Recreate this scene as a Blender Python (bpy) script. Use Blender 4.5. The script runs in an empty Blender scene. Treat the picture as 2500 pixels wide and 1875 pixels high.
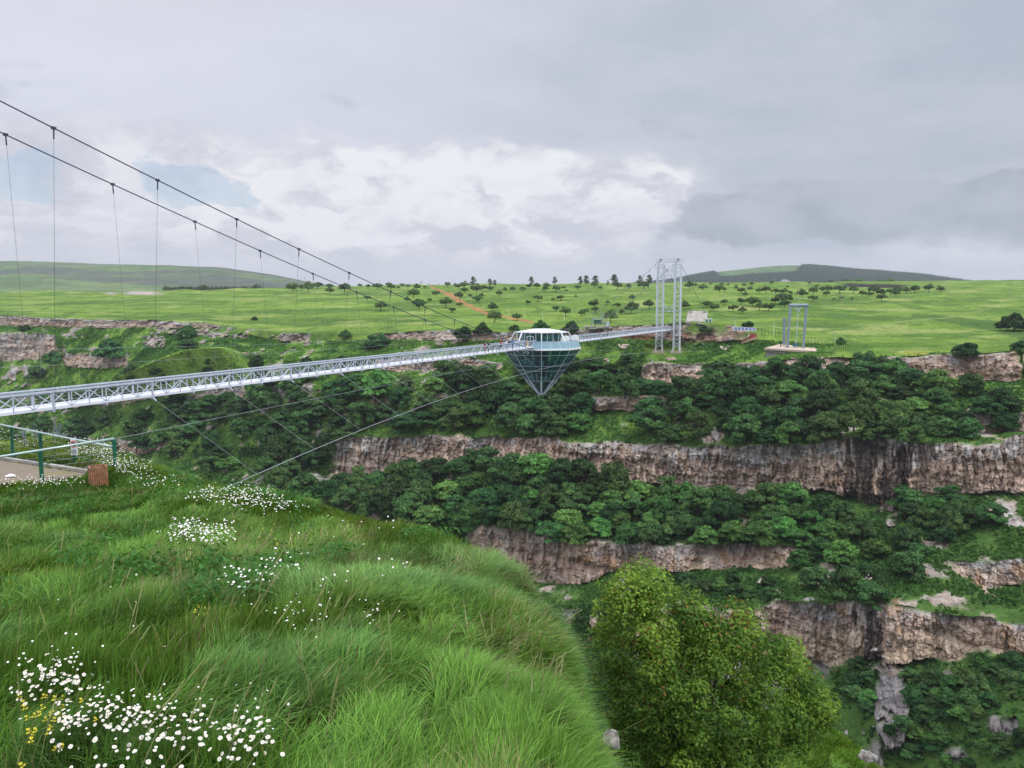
import bpy, math, random
import numpy as np
from mathutils import Vector, Matrix

SC = bpy.context.scene
COL = SC.collection
R_ = math.radians
rng = np.random.default_rng(7)
random.seed(7)

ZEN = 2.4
HAZE = 9e-5

# ------------------------------------------------------------------ camera
F = 1850.0
PITCH = R_(5.648)
cp, sp = math.cos(PITCH), math.sin(PITCH)

def ray(px, py):
    """direction with Y = 1 through a point of the photograph (2500 x 1875 frame)"""
    px = np.asarray(px, float); py = np.asarray(py, float)
    a = (px - 1250) / F
    b = (937.5 - py) / F
    y = cp + b * sp
    z = -sp + b * cp
    return a / y, np.ones_like(a / y), z / y

def at(px, py, Y):
    a, b, c = ray(px, py)
    return np.stack([a * Y, b * Y, c * Y], -1)

def V3(px, py, Y):
    return Vector([float(q) for q in at(px, py, Y)])

cam_d = bpy.data.cameras.new('camera')
cam = bpy.data.objects.new('camera', cam_d)
COL.objects.link(cam)
cam_d.sensor_width = 36.0
cam_d.lens = 36.0 * F / 2500.0
cam_d.clip_start = 0.1
cam_d.clip_end = 20000
cam.rotation_euler = (math.pi / 2 - PITCH, 0, 0)
SC.camera = cam
SC.view_settings.view_transform = 'Standard'
SC.view_settings.look = 'None'
SC.view_settings.exposure = 0.0
SC.view_settings.gamma = 1.0

# ------------------------------------------------------------------ noise
TAB = rng.random((256, 256))
TAB2 = rng.random((256, 256))
TAB3 = rng.random((256, 256))

def vnoise(x, y, tab=TAB):
    xi = np.floor(x).astype(np.int64); yi = np.floor(y).astype(np.int64)
    fx = x - xi; fy = y - yi
    fx = fx * fx * (3 - 2 * fx); fy = fy * fy * (3 - 2 * fy)
    x0 = xi & 255; x1 = (xi + 1) & 255; y0 = yi & 255; y1 = (yi + 1) & 255
    return (tab[x0, y0] * (1 - fx) + tab[x1, y0] * fx) * (1 - fy) + (tab[x0, y1] * (1 - fx) + tab[x1, y1] * fx) * fy

def fbm(x, y, o=4, tab=TAB):
    s = 0; a = 0.5; t = 0
    for i in range(o):
        s = s + a * vnoise(x + 17.3 * i, y - 9.1 * i, tab); t += a
        x = x * 2.03; y = y * 2.03; a *= 0.5
    return s / t

def voronoi(x, y):
    xi = np.floor(x).astype(np.int64); yi = np.floor(y).astype(np.int64)
    f1 = np.full(x.shape, 9.0); f2 = np.full(x.shape, 9.0); idv = np.zeros(x.shape)
    for dx in (-1, 0, 1):
        for dy in (-1, 0, 1):
            cx = xi + dx; cy = yi + dy
            jx = TAB[cx & 255, cy & 255]; jy = TAB2[cx & 255, cy & 255]
            d = np.hypot(cx + jx - x, cy + jy - y)
            near = d < f1
            f2 = np.where(near, f1, np.minimum(f2, d))
            idv = np.where(near, TAB3[cx & 255, cy & 255], idv)
            f1 = np.where(near, d, f1)
    return f1, f2, idv

def sstep(a, b, x):
    t = np.clip((x - a) / (b - a), 0, 1)
    return t * t * (3 - 2 * t)

# ------------------------------------------------------------------ objects
def tag(o, label=None, cat=None, group=None, kind=None):
    if label: o['label'] = label
    if cat: o['category'] = cat
    if group: o['group'] = group
    if kind: o['kind'] = kind
    return o

def thing(name, label, cat, loc=(0, 0, 0), rz=0.0, group=None):
    o = bpy.data.objects.new(name, None)
    COL.objects.link(o)
    o.empty_display_size = 0.2
    o.location = loc
    o.rotation_euler = (0, 0, rz)
    return tag(o, label, cat, group)

def np_mesh(name, V, quads=None, tris=None, col=None, extra=None, mats=(), smooth=False, midx=None):
    """mesh from arrays; col = per-vertex base colour, extra = dict of per-vertex floats"""
    me = bpy.data.meshes.new(name)
    V = np.asarray(V, np.float32)
    lv = []; ls = []; n = 0
    if quads is not None and len(quads):
        q = np.asarray(quads, np.int32)
        lv.append(q.ravel()); ls.append(np.arange(len(q), dtype=np.int32) * 4); n = len(q) * 4
    if tris is not None and len(tris):
        t = np.asarray(tris, np.int32)
        lv.append(t.ravel()); ls.append(n + np.arange(len(t), dtype=np.int32) * 3)
    lv = np.concatenate(lv); ls = np.concatenate(ls)
    me.vertices.add(len(V)); me.vertices.foreach_set('co', V.ravel())
    me.loops.add(len(lv)); me.loops.foreach_set('vertex_index', lv)
    me.polygons.add(len(ls)); me.polygons.foreach_set('loop_start', ls)
    if smooth:
        me.polygons.foreach_set('use_smooth', np.ones(len(ls), bool))
    if midx is not None:
        me.polygons.foreach_set('material_index', np.asarray(midx, np.int32))
    me.update(calc_edges=True)
    if col is not None:
        a = me.attributes.new('col', 'FLOAT_COLOR', 'POINT')
        c = np.ones((len(V), 4), np.float32); c[:, :3] = col
        a.data.foreach_set('color', c.ravel())
    for k, v in (extra or {}).items():
        a = me.attributes.new(k, 'FLOAT', 'POINT')
        a.data.foreach_set('value', np.asarray(v, np.float32))
    for m in mats:
        me.materials.append(m)
    return me

def obj(name, me, parent=None, loc=(0, 0, 0)):
    o = bpy.data.objects.new(name, me)
    COL.objects.link(o)
    if parent is not None:
        o.parent = parent
    o.location = loc
    return o

class MB:
    """collects beams, boxes, tubes and polygons for ONE mesh"""
    def __init__(s):
        s.v = []; s.f = []; s.m = []; s.cur = 0
    def add(s, vs, fs):
        b = len(s.v)
        s.v += [tuple(v) for v in vs]
        for f in fs:
            s.f.append([b + i for i in f]); s.m.append(s.cur)
    def beam(s, a, b, w, h=None, up=(0, 0, 1)):
        a = Vector(a); b = Vector(b); h = h or w
        d = (b - a).normalized(); up = Vector(up)
        x = d.cross(up)
        if x.length < 1e-4: x = d.cross(Vector((0, 1, 0)))
        x.normalize(); y = x.cross(d).normalized()
        x *= w / 2; y *= h / 2
        vs = [a - x - y, a + x - y, a + x + y, a - x + y, b - x - y, b + x - y, b + x + y, b - x + y]
        s.add(vs, [(0, 3, 2, 1), (4, 5, 6, 7), (0, 1, 5, 4), (1, 2, 6, 5), (2, 3, 7, 6), (3, 0, 4, 7)])
    def box(s, c, sx, sy, sz, rz=0.0):
        c = Vector(c); q = Matrix.Rotation(rz, 3, 'Z')
        a = c + q @ Vector((0, 0, -sz / 2)); b = c + q @ Vector((0, 0, sz / 2))
        x = q @ Vector((sx / 2, 0, 0)); y = q @ Vector((0, sy / 2, 0))
        vs = [a - x - y, a + x - y, a + x + y, a - x + y, b - x - y, b + x - y, b + x + y, b - x + y]
        s.add(vs, [(0, 3, 2, 1), (4, 5, 6, 7), (0, 1, 5, 4), (1, 2, 6, 5), (2, 3, 7, 6), (3, 0, 4, 7)])
    def tube(s, pts, r, n=6, r2=None, caps=True):
        pts = [Vector(p) for p in pts]
        rings = []
        k = len(pts)
        for i, p in enumerate(pts):
            d = (pts[min(i + 1, k - 1)] - pts[max(i - 1, 0)]).normalized()
            x = d.cross(Vector((0, 0, 1)))
            if x.length < 1e-3: x = d.cross(Vector((0, 1, 0)))
            x.normalize(); y = x.cross(d)
            rr = r if r2 is None else r + (r2 - r) * i / (k - 1)
            rings.append([p + x * (rr * math.cos(2 * math.pi * j / n)) + y * (rr * math.sin(2 * math.pi * j / n)) for j in range(n)])
        vs = [v for g in rings for v in g]; fs = []
        for i in range(k - 1):
            for j in range(n):
                fs.append((i * n + j, i * n + (j + 1) % n, (i + 1) * n + (j + 1) % n, (i + 1) * n + j))
        if caps:
            fs.append(tuple(range(n - 1, -1, -1))); fs.append(tuple((k - 1) * n + j for j in range(n)))
        s.add(vs, fs)
    def poly(s, pts):
        s.add(pts, [tuple(range(len(pts)))])
    def prism(s, pts, dz):
        """polygon extruded along z by dz"""
        n = len(pts)
        a = [Vector(p) for p in pts]; b = [p + Vector((0, 0, dz)) for p in a]
        fs = [tuple(range(n - 1, -1, -1)), tuple(range(n, 2 * n))]
        for i in range(n): fs.append((i, (i + 1) % n, n + (i + 1) % n, n + i))
        s.add(a + b, fs)
    def build(s, name, mat, parent=None, smooth=False, base=None):
        off = Vector((0, 0, 0))
        if base is not None: off = Vector(base)
        elif parent is not None:
            p = parent
            while p is not None:
                off += Vector(p.location); p = p.parent
        me = bpy.data.meshes.new(name)
        me.from_pydata([tuple(Vector(v) - off) for v in s.v], [], s.f)
        mats = mat if isinstance(mat, (list, tuple)) else [mat]
        for m in mats: me.materials.append(m)
        if len(mats) > 1: me.polygons.foreach_set('material_index', s.m)
        if smooth: me.polygons.foreach_set('use_smooth', [True] * len(me.polygons))
        me.update()
        o = obj(name, me, parent)
        if base is not None and parent is None: o.location = base
        return o

def copy_tree(o, parent=None):
    c = o.copy(); COL.objects.link(c); c.parent = parent
    for ch in list(o.children):
        copy_tree(ch, c)
    return c

# ------------------------------------------------------------------ materials
class NT:
    def __init__(s, nt): s.nt = nt
    def n(s, t, **kw):
        nd = s.nt.nodes.new(t)
        for k, v in kw.items(): setattr(nd, k, v)
        return nd
    def l(s, a, b): s.nt.links.new(a, b)
    def put(s, sock, v):
        if v is None: return
        if hasattr(v, 'node'): s.l(v, sock)
        else: sock.default_value = v
    def math(s, op, a, b=None, c=None, clamp=False):
        m = s.n('ShaderNodeMath', operation=op); m.use_clamp = clamp
        s.put(m.inputs[0], a); s.put(m.inputs[1], b)
        if c is not None: s.put(m.inputs[2], c)
        return m.outputs[0]
    def mr(s, x, a, b, c=0.0, d=1.0, smooth=True):
        m = s.n('ShaderNodeMapRange', interpolation_type='SMOOTHSTEP' if smooth else 'LINEAR')
        s.put(m.inputs[0], x)
        for i, v in enumerate((a, b, c, d)): s.put(m.inputs[1 + i], v)
        return m.outputs[0]
    def mix(s, f, a, b, blend='MIX'):
        m = s.n('ShaderNodeMix', data_type='RGBA', blend_type=blend)
        s.put(m.inputs[0], f)
        for i, v in ((6, a), (7, b)):
            if not hasattr(v, 'node') and len(v) == 3: v = tuple(v) + (1,)
            s.put(m.inputs[i], v)
        return m.outputs[2]
    def noise(s, vec, scale, detail=4, rough=0.55, dist=0.0):
        m = s.n('ShaderNodeTexNoise'); s.put(m.inputs['Vector'], vec)
        m.inputs['Scale'].default_value = scale; m.inputs['Detail'].default_value = detail
        m.inputs['Roughness'].default_value = rough; m.inputs['Distortion'].default_value = dist
        return m.outputs[0]
    def vec(s, x, y, z):
        m = s.n('ShaderNodeCombineXYZ')
        for i, v in enumerate((x, y, z)): s.put(m.inputs[i], v)
        return m.outputs[0]

def new_mat(name):
    m = bpy.data.materials.new(name); m.use_nodes = True
    g = NT(m.node_tree)
    b = m.node_tree.nodes['Principled BSDF']
    return m, g, b

def setb(b, **kw):
    for k, v in kw.items():
        b.inputs[k.replace('_', ' ')].default_value = v

def paint(name, rgb, rough=0.5, metal=0.0, var=0.12, scale=3.0, bump=0.0, bscale=20.0, spec=0.5):
    m, g, b = new_mat(name)
    tc = g.n('ShaderNodeTexCoord').outputs['Object']
    n1 = g.noise(tc, scale, 5, 0.6)
    c = g.mix(g.mr(n1, 0.3, 0.7), tuple(x * (1 - var) for x in rgb), tuple(min(1, x * (1 + var)) for x in rgb))
    g.l(c, b.inputs['Base Color'])
    setb(b, Roughness=rough, Metallic=metal, Specular_IOR_Level=spec)
    g.l(g.mr(n1, 0, 1, max(0, rough - 0.1), min(1, rough + 0.15)), b.inputs['Roughness'])
    if bump:
        bp = g.n('ShaderNodeBump'); bp.inputs['Strength'].default_value = bump; bp.inputs['Distance'].default_value = 0.02
        g.l(g.noise(tc, bscale, 5), bp.inputs['Height']); g.l(bp.outputs[0], b.inputs['Normal'])
    return m

def leaf_mat(name, trans=0.3, rnd=0.25, rough=0.5, spec=0.25):
    """foliage: colour from the mesh's own leaf colours, shifted a little per plant"""
    m, g, b = new_mat(name)
    at_ = g.n('ShaderNodeAttribute', attribute_name='col').outputs['Color']
    oi = g.n('ShaderNodeObjectInfo').outputs['Random']
    hs = g.n('ShaderNodeHueSaturation')
    g.l(at_, hs.inputs['Color'])
    g.l(g.mr(oi, 0, 1, 0.487, 0.527, False), hs.inputs['Hue'])
    g.l(g.mr(g.math('FRACT', g.math('MULTIPLY', oi, 7.31)), 0, 1, 1 - rnd, 1 + rnd, False), hs.inputs['Value'])
    c = hs.outputs[0]
    g.l(c, b.inputs['Base Color'])
    setb(b, Roughness=rough, Specular_IOR_Level=spec)
    tr = g.n('ShaderNodeBsdfTranslucent')
    g.l(g.mix(1.0, c, (1.3, 1.25, 0.6), 'MULTIPLY'), tr.inputs['Color'])
    ms = g.n('ShaderNodeMixShader'); ms.inputs[0].default_value = trans
    g.l(b.outputs[0], ms.inputs[1]); g.l(tr.outputs[0], ms.inputs[2])
    out = m.node_tree.nodes['Material Output']
    g.l(ms.outputs[0], out.inputs['Surface'])
    return m

M = {}
M['steel'] = paint('galvanised_steel', (0.47, 0.51, 0.58), 0.45, 0.15, 0.08, 1.5)
M['steel_t'] = paint('pale_tower_steel', (0.60, 0.64, 0.70), 0.45, 0.1, 0.08, 1.5)
M['steel_d'] = paint('blue_grey_steel', (0.25, 0.30, 0.37), 0.45, 0.2, 0.12, 0.8)
M['cable'] = paint('dark_cable', (0.045, 0.05, 0.085), 0.45, 0.3)
M['cable_l'] = paint('light_cable', (0.30, 0.32, 0.34), 0.5, 0.2)
M['white'] = paint('white_paint', (0.78, 0.79, 0.80), 0.4, 0, 0.05)
M['deck'] = paint('pale_deck', (0.66, 0.68, 0.74), 0.55, 0, 0.08, 0.7)
M['conc'] = paint('concrete', (0.36, 0.335, 0.30), 0.85, 0, 0.2, 0.6, 0.3, 8)
M['conc_p'] = paint('pinkish_concrete', (0.50, 0.395, 0.31), 0.85, 0, 0.12, 0.3, 0.2, 4)
M['green'] = paint('green_paint', (0.012, 0.105, 0.062), 0.4, 0, 0.2, 4)
M['rail'] = paint('pale_green_rail', (0.40, 0.52, 0.50), 0.25, 0.3, 0.1, 3)
M['wood'] = paint('orange_wood', (0.31, 0.145, 0.075), 0.6, 0, 0.3, 9, 0.3, 40)
M['bark'] = paint('bark', (0.075, 0.06, 0.048), 0.9, 0, 0.3, 8, 0.4, 20)
M['dark'] = paint('dark_metal', (0.03, 0.033, 0.036), 0.5, 0.2)
M['redpath'] = paint('red_surfacing', (0.22, 0.05, 0.04), 0.8, 0, 0.15, 0.5)
M['solar'] = paint('solar_panel', (0.035, 0.06, 0.16), 0.25, 0, 0.1)
M['roofred'] = paint('house_roof', (0.22, 0.21, 0.23), 0.7)
M['leaf'] = leaf_mat('tree_leaves', 0.22, 0.42, 0.6, 0.1)
M['leaf_o'] = leaf_mat('orchard_leaves', 0.22, 0.2, 0.6, 0.12)
M['leaf_s'] = leaf_mat('shrub_leaves', 0.35, 0.05, 0.55, 0.12)
M['blade'] = leaf_mat('grass_blades', 0.35, 0.0, 0.5, 0.13)
M['cover'] = leaf_mat('undergrowth_leaves', 0.25, 0.0, 0.65, 0.08)
M['petal'] = paint('daisy_petals', (0.74, 0.715, 0.66), 0.6, 0, 0.04)
M['yolk'] = paint('daisy_centre', (0.62, 0.38, 0.03), 0.7, 0, 0.15)
M['yellow'] = paint('yellow_petals', (0.62, 0.52, 0.02), 0.6, 0, 0.15)
M['lupin'] = paint('lupin_petals', (0.20, 0.15, 0.36), 0.7, 0, 0.25, 30)
M['stem'] = paint('flower_stems', (0.07, 0.13, 0.03), 0.6, 0, 0.2)

# glass: tinted, partly see-through
def glass(name, rgb, through, rough=0.04):
    m, g, b = new_mat(name)
    setb(b, Base_Color=tuple(rgb) + (1,), Roughness=rough, Specular_IOR_Level=0.3)
    tr = g.n('ShaderNodeBsdfTransparent'); tr.inputs[0].default_value = tuple(0.5 + 0.5 * x for x in rgb) + (1,)
    tr.inputs[0].default_value = (0.42, 0.72, 0.70, 1)
    ms = g.n('ShaderNodeMixShader'); ms.inputs[0].default_value = through
    g.l(b.outputs[0], ms.inputs[1]); g.l(tr.outputs[0], ms.inputs[2])
    g.l(ms.outputs[0], m.node_tree.nodes['Material Output'].inputs['Surface'])
    return m
M['glass_d'] = glass('dark_teal_glass', (0.014, 0.07, 0.072), 0.58)
M['glass_l'] = glass('pale_blue_glass', (0.27, 0.42, 0.50), 0.3, 0.1)
M['glass_c'] = glass('clear_glass', (0.03, 0.05, 0.05), 0.6)

# terrain: base colour from the ground itself, broken up by fine noise
def terrain_mat(name, fine=1.0):
    m, g, b = new_mat(name)
    tc = g.n('ShaderNodeTexCoord').outputs['Object']
    c = g.n('ShaderNodeAttribute', attribute_name='col').outputs['Color']
    rk = g.n('ShaderNodeAttribute', attribute_name='rock').outputs['Fac']
    n1 = g.noise(tc, 0.55 * fine, 6, 0.65)
    n2 = g.noise(tc, 2.3 * fine, 4, 0.7)
    k = g.math('ADD', g.mr(n1, 0.25, 0.75, 0.66, 1.36), g.mr(n2, 0.25, 0.75, -0.18, 0.18))
    col = g.mix(1.0, c, g.vec(k, k, k), 'MULTIPLY')
    g.l(col, b.inputs['Base Color'])
    setb(b, Roughness=0.95, Specular_IOR_Level=0.05)
    vo = g.n('ShaderNodeTexVoronoi', feature='DISTANCE_TO_EDGE')
    wv = g.n('ShaderNodeMixRGB'); wv.inputs[0].default_value = 0.6
    g.l(tc, wv.inputs[1]); nz = g.n('ShaderNodeTexNoise'); nz.inputs['Scale'].default_value = 1.2; g.l(tc, nz.inputs['Vector']); g.l(nz.outputs['Color'], wv.inputs[2])
    mp = g.n('ShaderNodeMapping'); mp.inputs['Scale'].default_value = (1.1, 1.1, 0.55); g.l(wv.outputs[0], mp.inputs[0])
    g.l(mp.outputs[0], vo.inputs['Vector']); vo.inputs['Scale'].default_value = 1.0
    cr = g.mr(vo.outputs['Distance'], 0.0, 0.12)
    h = g.math('ADD', g.math('MULTIPLY', g.math('MULTIPLY', cr, rk), 0.22), g.math('MULTIPLY', n2, 0.75))
    bp = g.n('ShaderNodeBump'); bp.inputs['Strength'].default_value = 0.9; bp.inputs['Distance'].default_value = 0.6
    g.l(h, bp.inputs['Height']); g.l(bp.outputs[0], b.inputs['Normal'])
    return m
M['terrain'] = terrain_mat('canyon_ground')
M['hill'] = terrain_mat('far_hill_ground', 0.05)
M['soil'] = terrain_mat('near_soil', 3.0)


# ------------------------------------------------------------------ the canyon and plateau
def gsm(a, s):
    k = np.exp(-0.5 * (np.arange(-3 * s, 3 * s + 1) / s) ** 2); k /= k.sum()
    p = np.pad(a, (3 * s, 3 * s), mode='edge')
    return np.convolve(p, k, 'valid')

CX = np.arange(-430, 2935, 2.3)
NC = len(CX)
TT = (CX - 1250) / F
RIM = 284.7 / (1 + 0.424 * TT)          # the canyon runs square to the bridge

def tab(pairs, s=5):
    xs = [p[0] for p in pairs]; ys = [p[1] for p in pairs]
    a = np.interp(CX, xs, ys)
    return gsm(a, s) if s else a

spur = tab([(-430, 0), (110, 0), (190, 1), (520, 1), (620, 0), (2935, 0)], 8)
def wob(seed, amp, lam):
    return (fbm(CX / lam + seed * 13.7, np.full(NC, seed * 3.1), 5) - 0.5) * 2 * amp

keys = []           # (y in the photograph, distance, rows up to the next key, cliff?)
def key(y, Y, rows, cliff=None):
    keys.append([y, Y, rows, cliff])

sky_y = tab([(-430, 712), (250, 712), (500, 708), (700, 703), (900, 697), (1100, 694), (1300, 693), (1700, 690), (2100, 687), (2300, 684), (2935, 682)]) + wob(1, 1.2, 120)
key(np.full(NC, 763.0), np.full(NC, 9000.0), 6)
key(sky_y + 7, RIM + 1500, 8)
key(sky_y, RIM + tab([(-430, 380), (600, 420), (900, 560), (1500, 640), (2935, 640)]), 36)
key(tab([(-430, 722), (500, 720), (900, 710), (1300, 708), (2000, 706), (2935, 702)]) + wob(2, 1.5, 200), RIM + tab([(-430, 270), (600, 300), (1200, 400), (2935, 420)]), 44)
key(tab([(-430, 740), (500, 738), (1300, 736), (2100, 730), (2935, 732)]) + wob(3, 2, 200), RIM + tab([(-430, 130), (1200, 190), (2935, 230)]), 50)
key(tab([(-430, 757), (250, 762), (700, 772), (1100, 778), (1500, 775), (1800, 778), (2200, 785), (2935, 790)]) + wob(4, 2, 200), RIM + tab([(-430, 35), (1200, 80), (2935, 95)]), 46)
key(tab([(-430, 768), (0, 771), (250, 778), (500, 787), (560, 800), (690, 816), (760, 816), (900, 813), (1100, 806), (1300, 808), (1500, 796), (1620, 792), (1660, 789), (1780, 793), (1860, 815), (1930, 832), (2100, 842), (2300, 845), (2480, 845), (2560, 835), (2935, 835)], 3) + wob(5, 2.5, 40), RIM + 7, 44,
    [(-430, 1), (430, 1), (500, .75), (560, .35), (640, .05), (680, .5), (700, 1), (745, 1), (765, .2), (800, .3), (900, .4), (950, 1), (1110, 1), (1250, .8), (1450, .9), (1600, .9), (1650, .7), (1810, .6), (1850, .1), (1900, 0), (2935, 0)])
key(tab([(-430, 795), (0, 796), (250, 801), (500, 800), (560, 812), (690, 836), (745, 838), (900, 830), (1100, 832), (1300, 830), (1500, 812), (1620, 830), (1660, 838), (1780, 836), (1860, 828), (1930, 838), (2100, 845), (2300, 848), (2480, 848), (2560, 850), (2935, 850)], 3) + wob(6, 3, 40), RIM + 4, 34)
key(tab([(-430, 803), (0, 804), (250, 832), (500, 820), (700, 850), (900, 852), (1300, 860), (1640, 860), (1900, 856), (2100, 853), (2300, 851), (2480, 851), (2935, 866)]), RIM - 2, 44)
key(tab([(-430, 815), (0, 811), (100, 812), (150, 824), (158, 862), (250, 864), (320, 864), (400, 834), (560, 830), (620, 868), (700, 872), (900, 873), (1100, 870), (1250, 885), (1400, 900), (1560, 895), (1590, 884), (1660, 886), (1800, 886), (1930, 874), (2100, 872), (2250, 866), (2400, 862), (2480, 858), (2540, 875), (2935, 880)], 3) + wob(7, 5, 60), RIM - 13, 56,
    [(-430, 1), (130, 1), (150, .4), (160, 1), (305, 1), (335, .1), (560, 0), (605, .5), (700, .6), (760, .2), (900, .3), (945, 1), (1180, 1), (1250, .3), (1400, .1), (1555, .3), (1580, 1), (1670, 1), (1710, .75), (1800, .85), (1930, 1), (2090, .75), (2240, .85), (2480, 1), (2500, .4), (2600, .3), (2935, .6)])
key(tab([(-430, 885), (0, 884), (100, 880), (145, 850), (158, 895), (250, 900), (320, 896), (400, 842), (560, 840), (620, 884), (700, 888), (900, 905), (1100, 906), (1250, 900), (1400, 908), (1560, 935), (1590, 944), (1660, 942), (1720, 922), (1800, 922), (1930, 904), (2100, 896), (2250, 916), (2400, 935), (2480, 932), (2540, 905), (2935, 905)], 3) + wob(8, 6, 60), RIM - 17, 30)
spy = tab([(-430, 905), (100, 935), (190, 962), (280, 925), (400, 872), (480, 850), (560, 848), (620, 892), (760, 905), (1000, 925), (1300, 925), (1700, 945), (2935, 945)], 6)
spd = RIM - tab([(-430, 24), (600, 22), (1100, 24), (2935, 24)])
key(spy - 1.5, spd, 5)
key(spy, spd - 26 * spur - 1, 50)
key(tab([(-430, 960), (0, 955), (190, 985), (300, 960), (500, 938), (700, 940), (900, 965), (1100, 958), (1300, 972), (1430, 968), (1640, 966), (1720, 985), (1900, 990), (2100, 985), (2300, 1000), (2480, 1002), (2935, 1000)]) + wob(9, 7, 60), RIM - 37, 36,
    [(-430, .5), (0, .5), (500, .5), (540, .9), (650, .85), (740, .45), (830, .4), (950, .7), (1010, .5), (1140, .8), (1210, .8), (1290, .3), (1400, .4), (1425, 1), (1640, 1), (1690, .4), (1850, .3), (2280, .4), (2340, .95), (2935, .95)])
key(tab([(-430, 980), (0, 978), (190, 1000), (300, 985), (500, 972), (700, 978), (900, 990), (1100, 985), (1300, 985), (1430, 1000), (1640, 1008), (1720, 998), (1900, 1000), (2100, 1003), (2300, 1045), (2480, 1058), (2935, 1058)]) + wob(10, 7, 60), RIM - 39, 50)
key(tab([(-430, 1060), (0, 1060), (290, 1074), (400, 1078), (500, 1085), (700, 1095), (810, 1082), (850, 1070), (900, 1066), (1100, 1063), (1300, 1066), (1500, 1077), (1700, 1085), (1900, 1082), (2000, 1074), (2100, 1062), (2200, 1072), (2300, 1082), (2440, 1080), (2480, 1060), (2935, 1060)], 3) + wob(11, 8, 60), RIM - 55, 104,
    [(-430, .2), (270, .2), (295, 1), (410, 1), (450, .3), (600, .1), (720, .35), (800, .7), (835, 1), (2935, 1)])
key(tab([(-430, 1082), (0, 1082), (290, 1106), (400, 1106), (500, 1112), (700, 1140), (810, 1165), (900, 1158), (1000, 1135), (1100, 1128), (1300, 1122), (1400, 1140), (1500, 1170), (1700, 1196), (1800, 1200), (1900, 1196), (2000, 1195), (2100, 1225), (2200, 1235), (2300, 1215), (2400, 1200), (2480, 1205), (2935, 1205)], 3) + wob(12, 14, 60), RIM - 59, 46)
key(tab([(-430, 1140), (700, 1180), (1000, 1205), (1300, 1210), (1500, 1240), (1900, 1262), (2300, 1280), (2935, 1280)]), RIM - 71, 50)
key(tab([(-430, 1195), (700, 1210), (900, 1250), (1100, 1272), (1300, 1292), (1500, 1322), (1700, 1328), (1900, 1330), (2000, 1350), (2100, 1362), (2300, 1362), (2380, 1365), (2480, 1355), (2935, 1355)], 3) + wob(13, 9, 60), RIM - 84, 76,
    [(-430, .2), (900, .2), (1120, .4), (1170, 1), (1500, 1), (1515, .6), (1555, 1), (1930, 1), (1965, .3), (2100, .15), (2300, .25), (2350, .9), (2935, .9)])
key(tab([(-430, 1215), (700, 1230), (900, 1285), (1100, 1340), (1200, 1400), (1300, 1425), (1420, 1430), (1500, 1400), (1600, 1388), (1700, 1392), (1900, 1392), (2000, 1372), (2100, 1380), (2300, 1382), (2380, 1425), (2480, 1430), (2935, 1430)], 3) + wob(14, 6, 50), RIM - 87.5, 36)
key(tab([(-430, 1330), (900, 1350), (1300, 1440), (1700, 1430), (2100, 1415), (2300, 1440), (2935, 1475)]), RIM - 96, 36)
key(tab([(-430, 1440), (1300, 1470), (1500, 1480), (1700, 1478), (1820, 1495), (1900, 1468), (2000, 1458), (2130, 1462), (2250, 1482), (2350, 1500), (2480, 1518), (2935, 1518)], 3) + wob(15, 9, 70), RIM - 106, 96,
    [(-430, .2), (1600, .3), (1830, .6), (1850, 1), (2935, 1)])
key(tab([(-430, 1480), (1300, 1540), (1500, 1580), (1700, 1600), (1900, 1612), (2000, 1640), (2080, 1620), (2150, 1600), (2250, 1610), (2330, 1625), (2400, 1590), (2480, 1615), (2935, 1615)], 3) + wob(16, 8, 60), RIM - 109.5, 56)
key(tab([(-430, 1740), (2935, 1760)]), RIM - 122, 40)
key(tab([(-430, 2060), (2935, 2060)]), RIM - 133, 1)

NY = []; ND = []; CL = []; SEG = []; CT = []
for i in range(len(keys) - 1):
    y0, d0, n, c = keys[i]; y1, d1 = keys[i + 1][:2]
    st = tab(c, 2) if c else np.zeros(NC)
    for j in range(n):
        t = j / n
        if c: t = 0.03 + 0.94 * t if j else 0
        ld = d0 + (d1 - d0) * t if i > 1 else np.exp(np.log(d0) * (1 - t) + np.log(d1) * t)
        NY.append(y0 + (y1 - y0) * t); ND.append(ld)
        CL.append(st); SEG.append(i); CT.append(t)
NY.append(keys[-1][0]); ND.append(keys[-1][1]); CL.append(np.zeros(NC)); SEG.append(len(keys) - 2); CT.append(1.0)
NY = np.array(NY); ND = np.array(ND); CL = np.array(CL); SEG = np.array(SEG); CT = np.array(CT)
NR = len(NY)
PX = np.broadcast_to(CX, NY.shape)
P = at(PX, NY, ND)
SEGG = np.broadcast_to(SEG[:, None], NY.shape); CTG = np.broadcast_to(CT[:, None], NY.shape)
a_ = P[..., 0]; b_ = P[..., 2] + 0.55 * P[..., 1]
# lateral coordinate along the wall
lat = P[..., 0] * 0.92 - P[..., 1] * 0.39
ver = P[..., 2]
canyon = (SEGG >= 7) & ~((SEGG < 9) & (PX > 2010 + 30 * np.sin(NY)))
nz1 = fbm(lat / 14, b_ / 14, 4); nz2 = fbm(lat / 4 + 9, b_ / 4, 4, TAB2); nz3 = fbm(lat / 1.3, b_ / 1.3, 3, TAB3)
nzb = fbm(lat / 9 + 31, b_ / 6, 4, TAB3)
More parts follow.
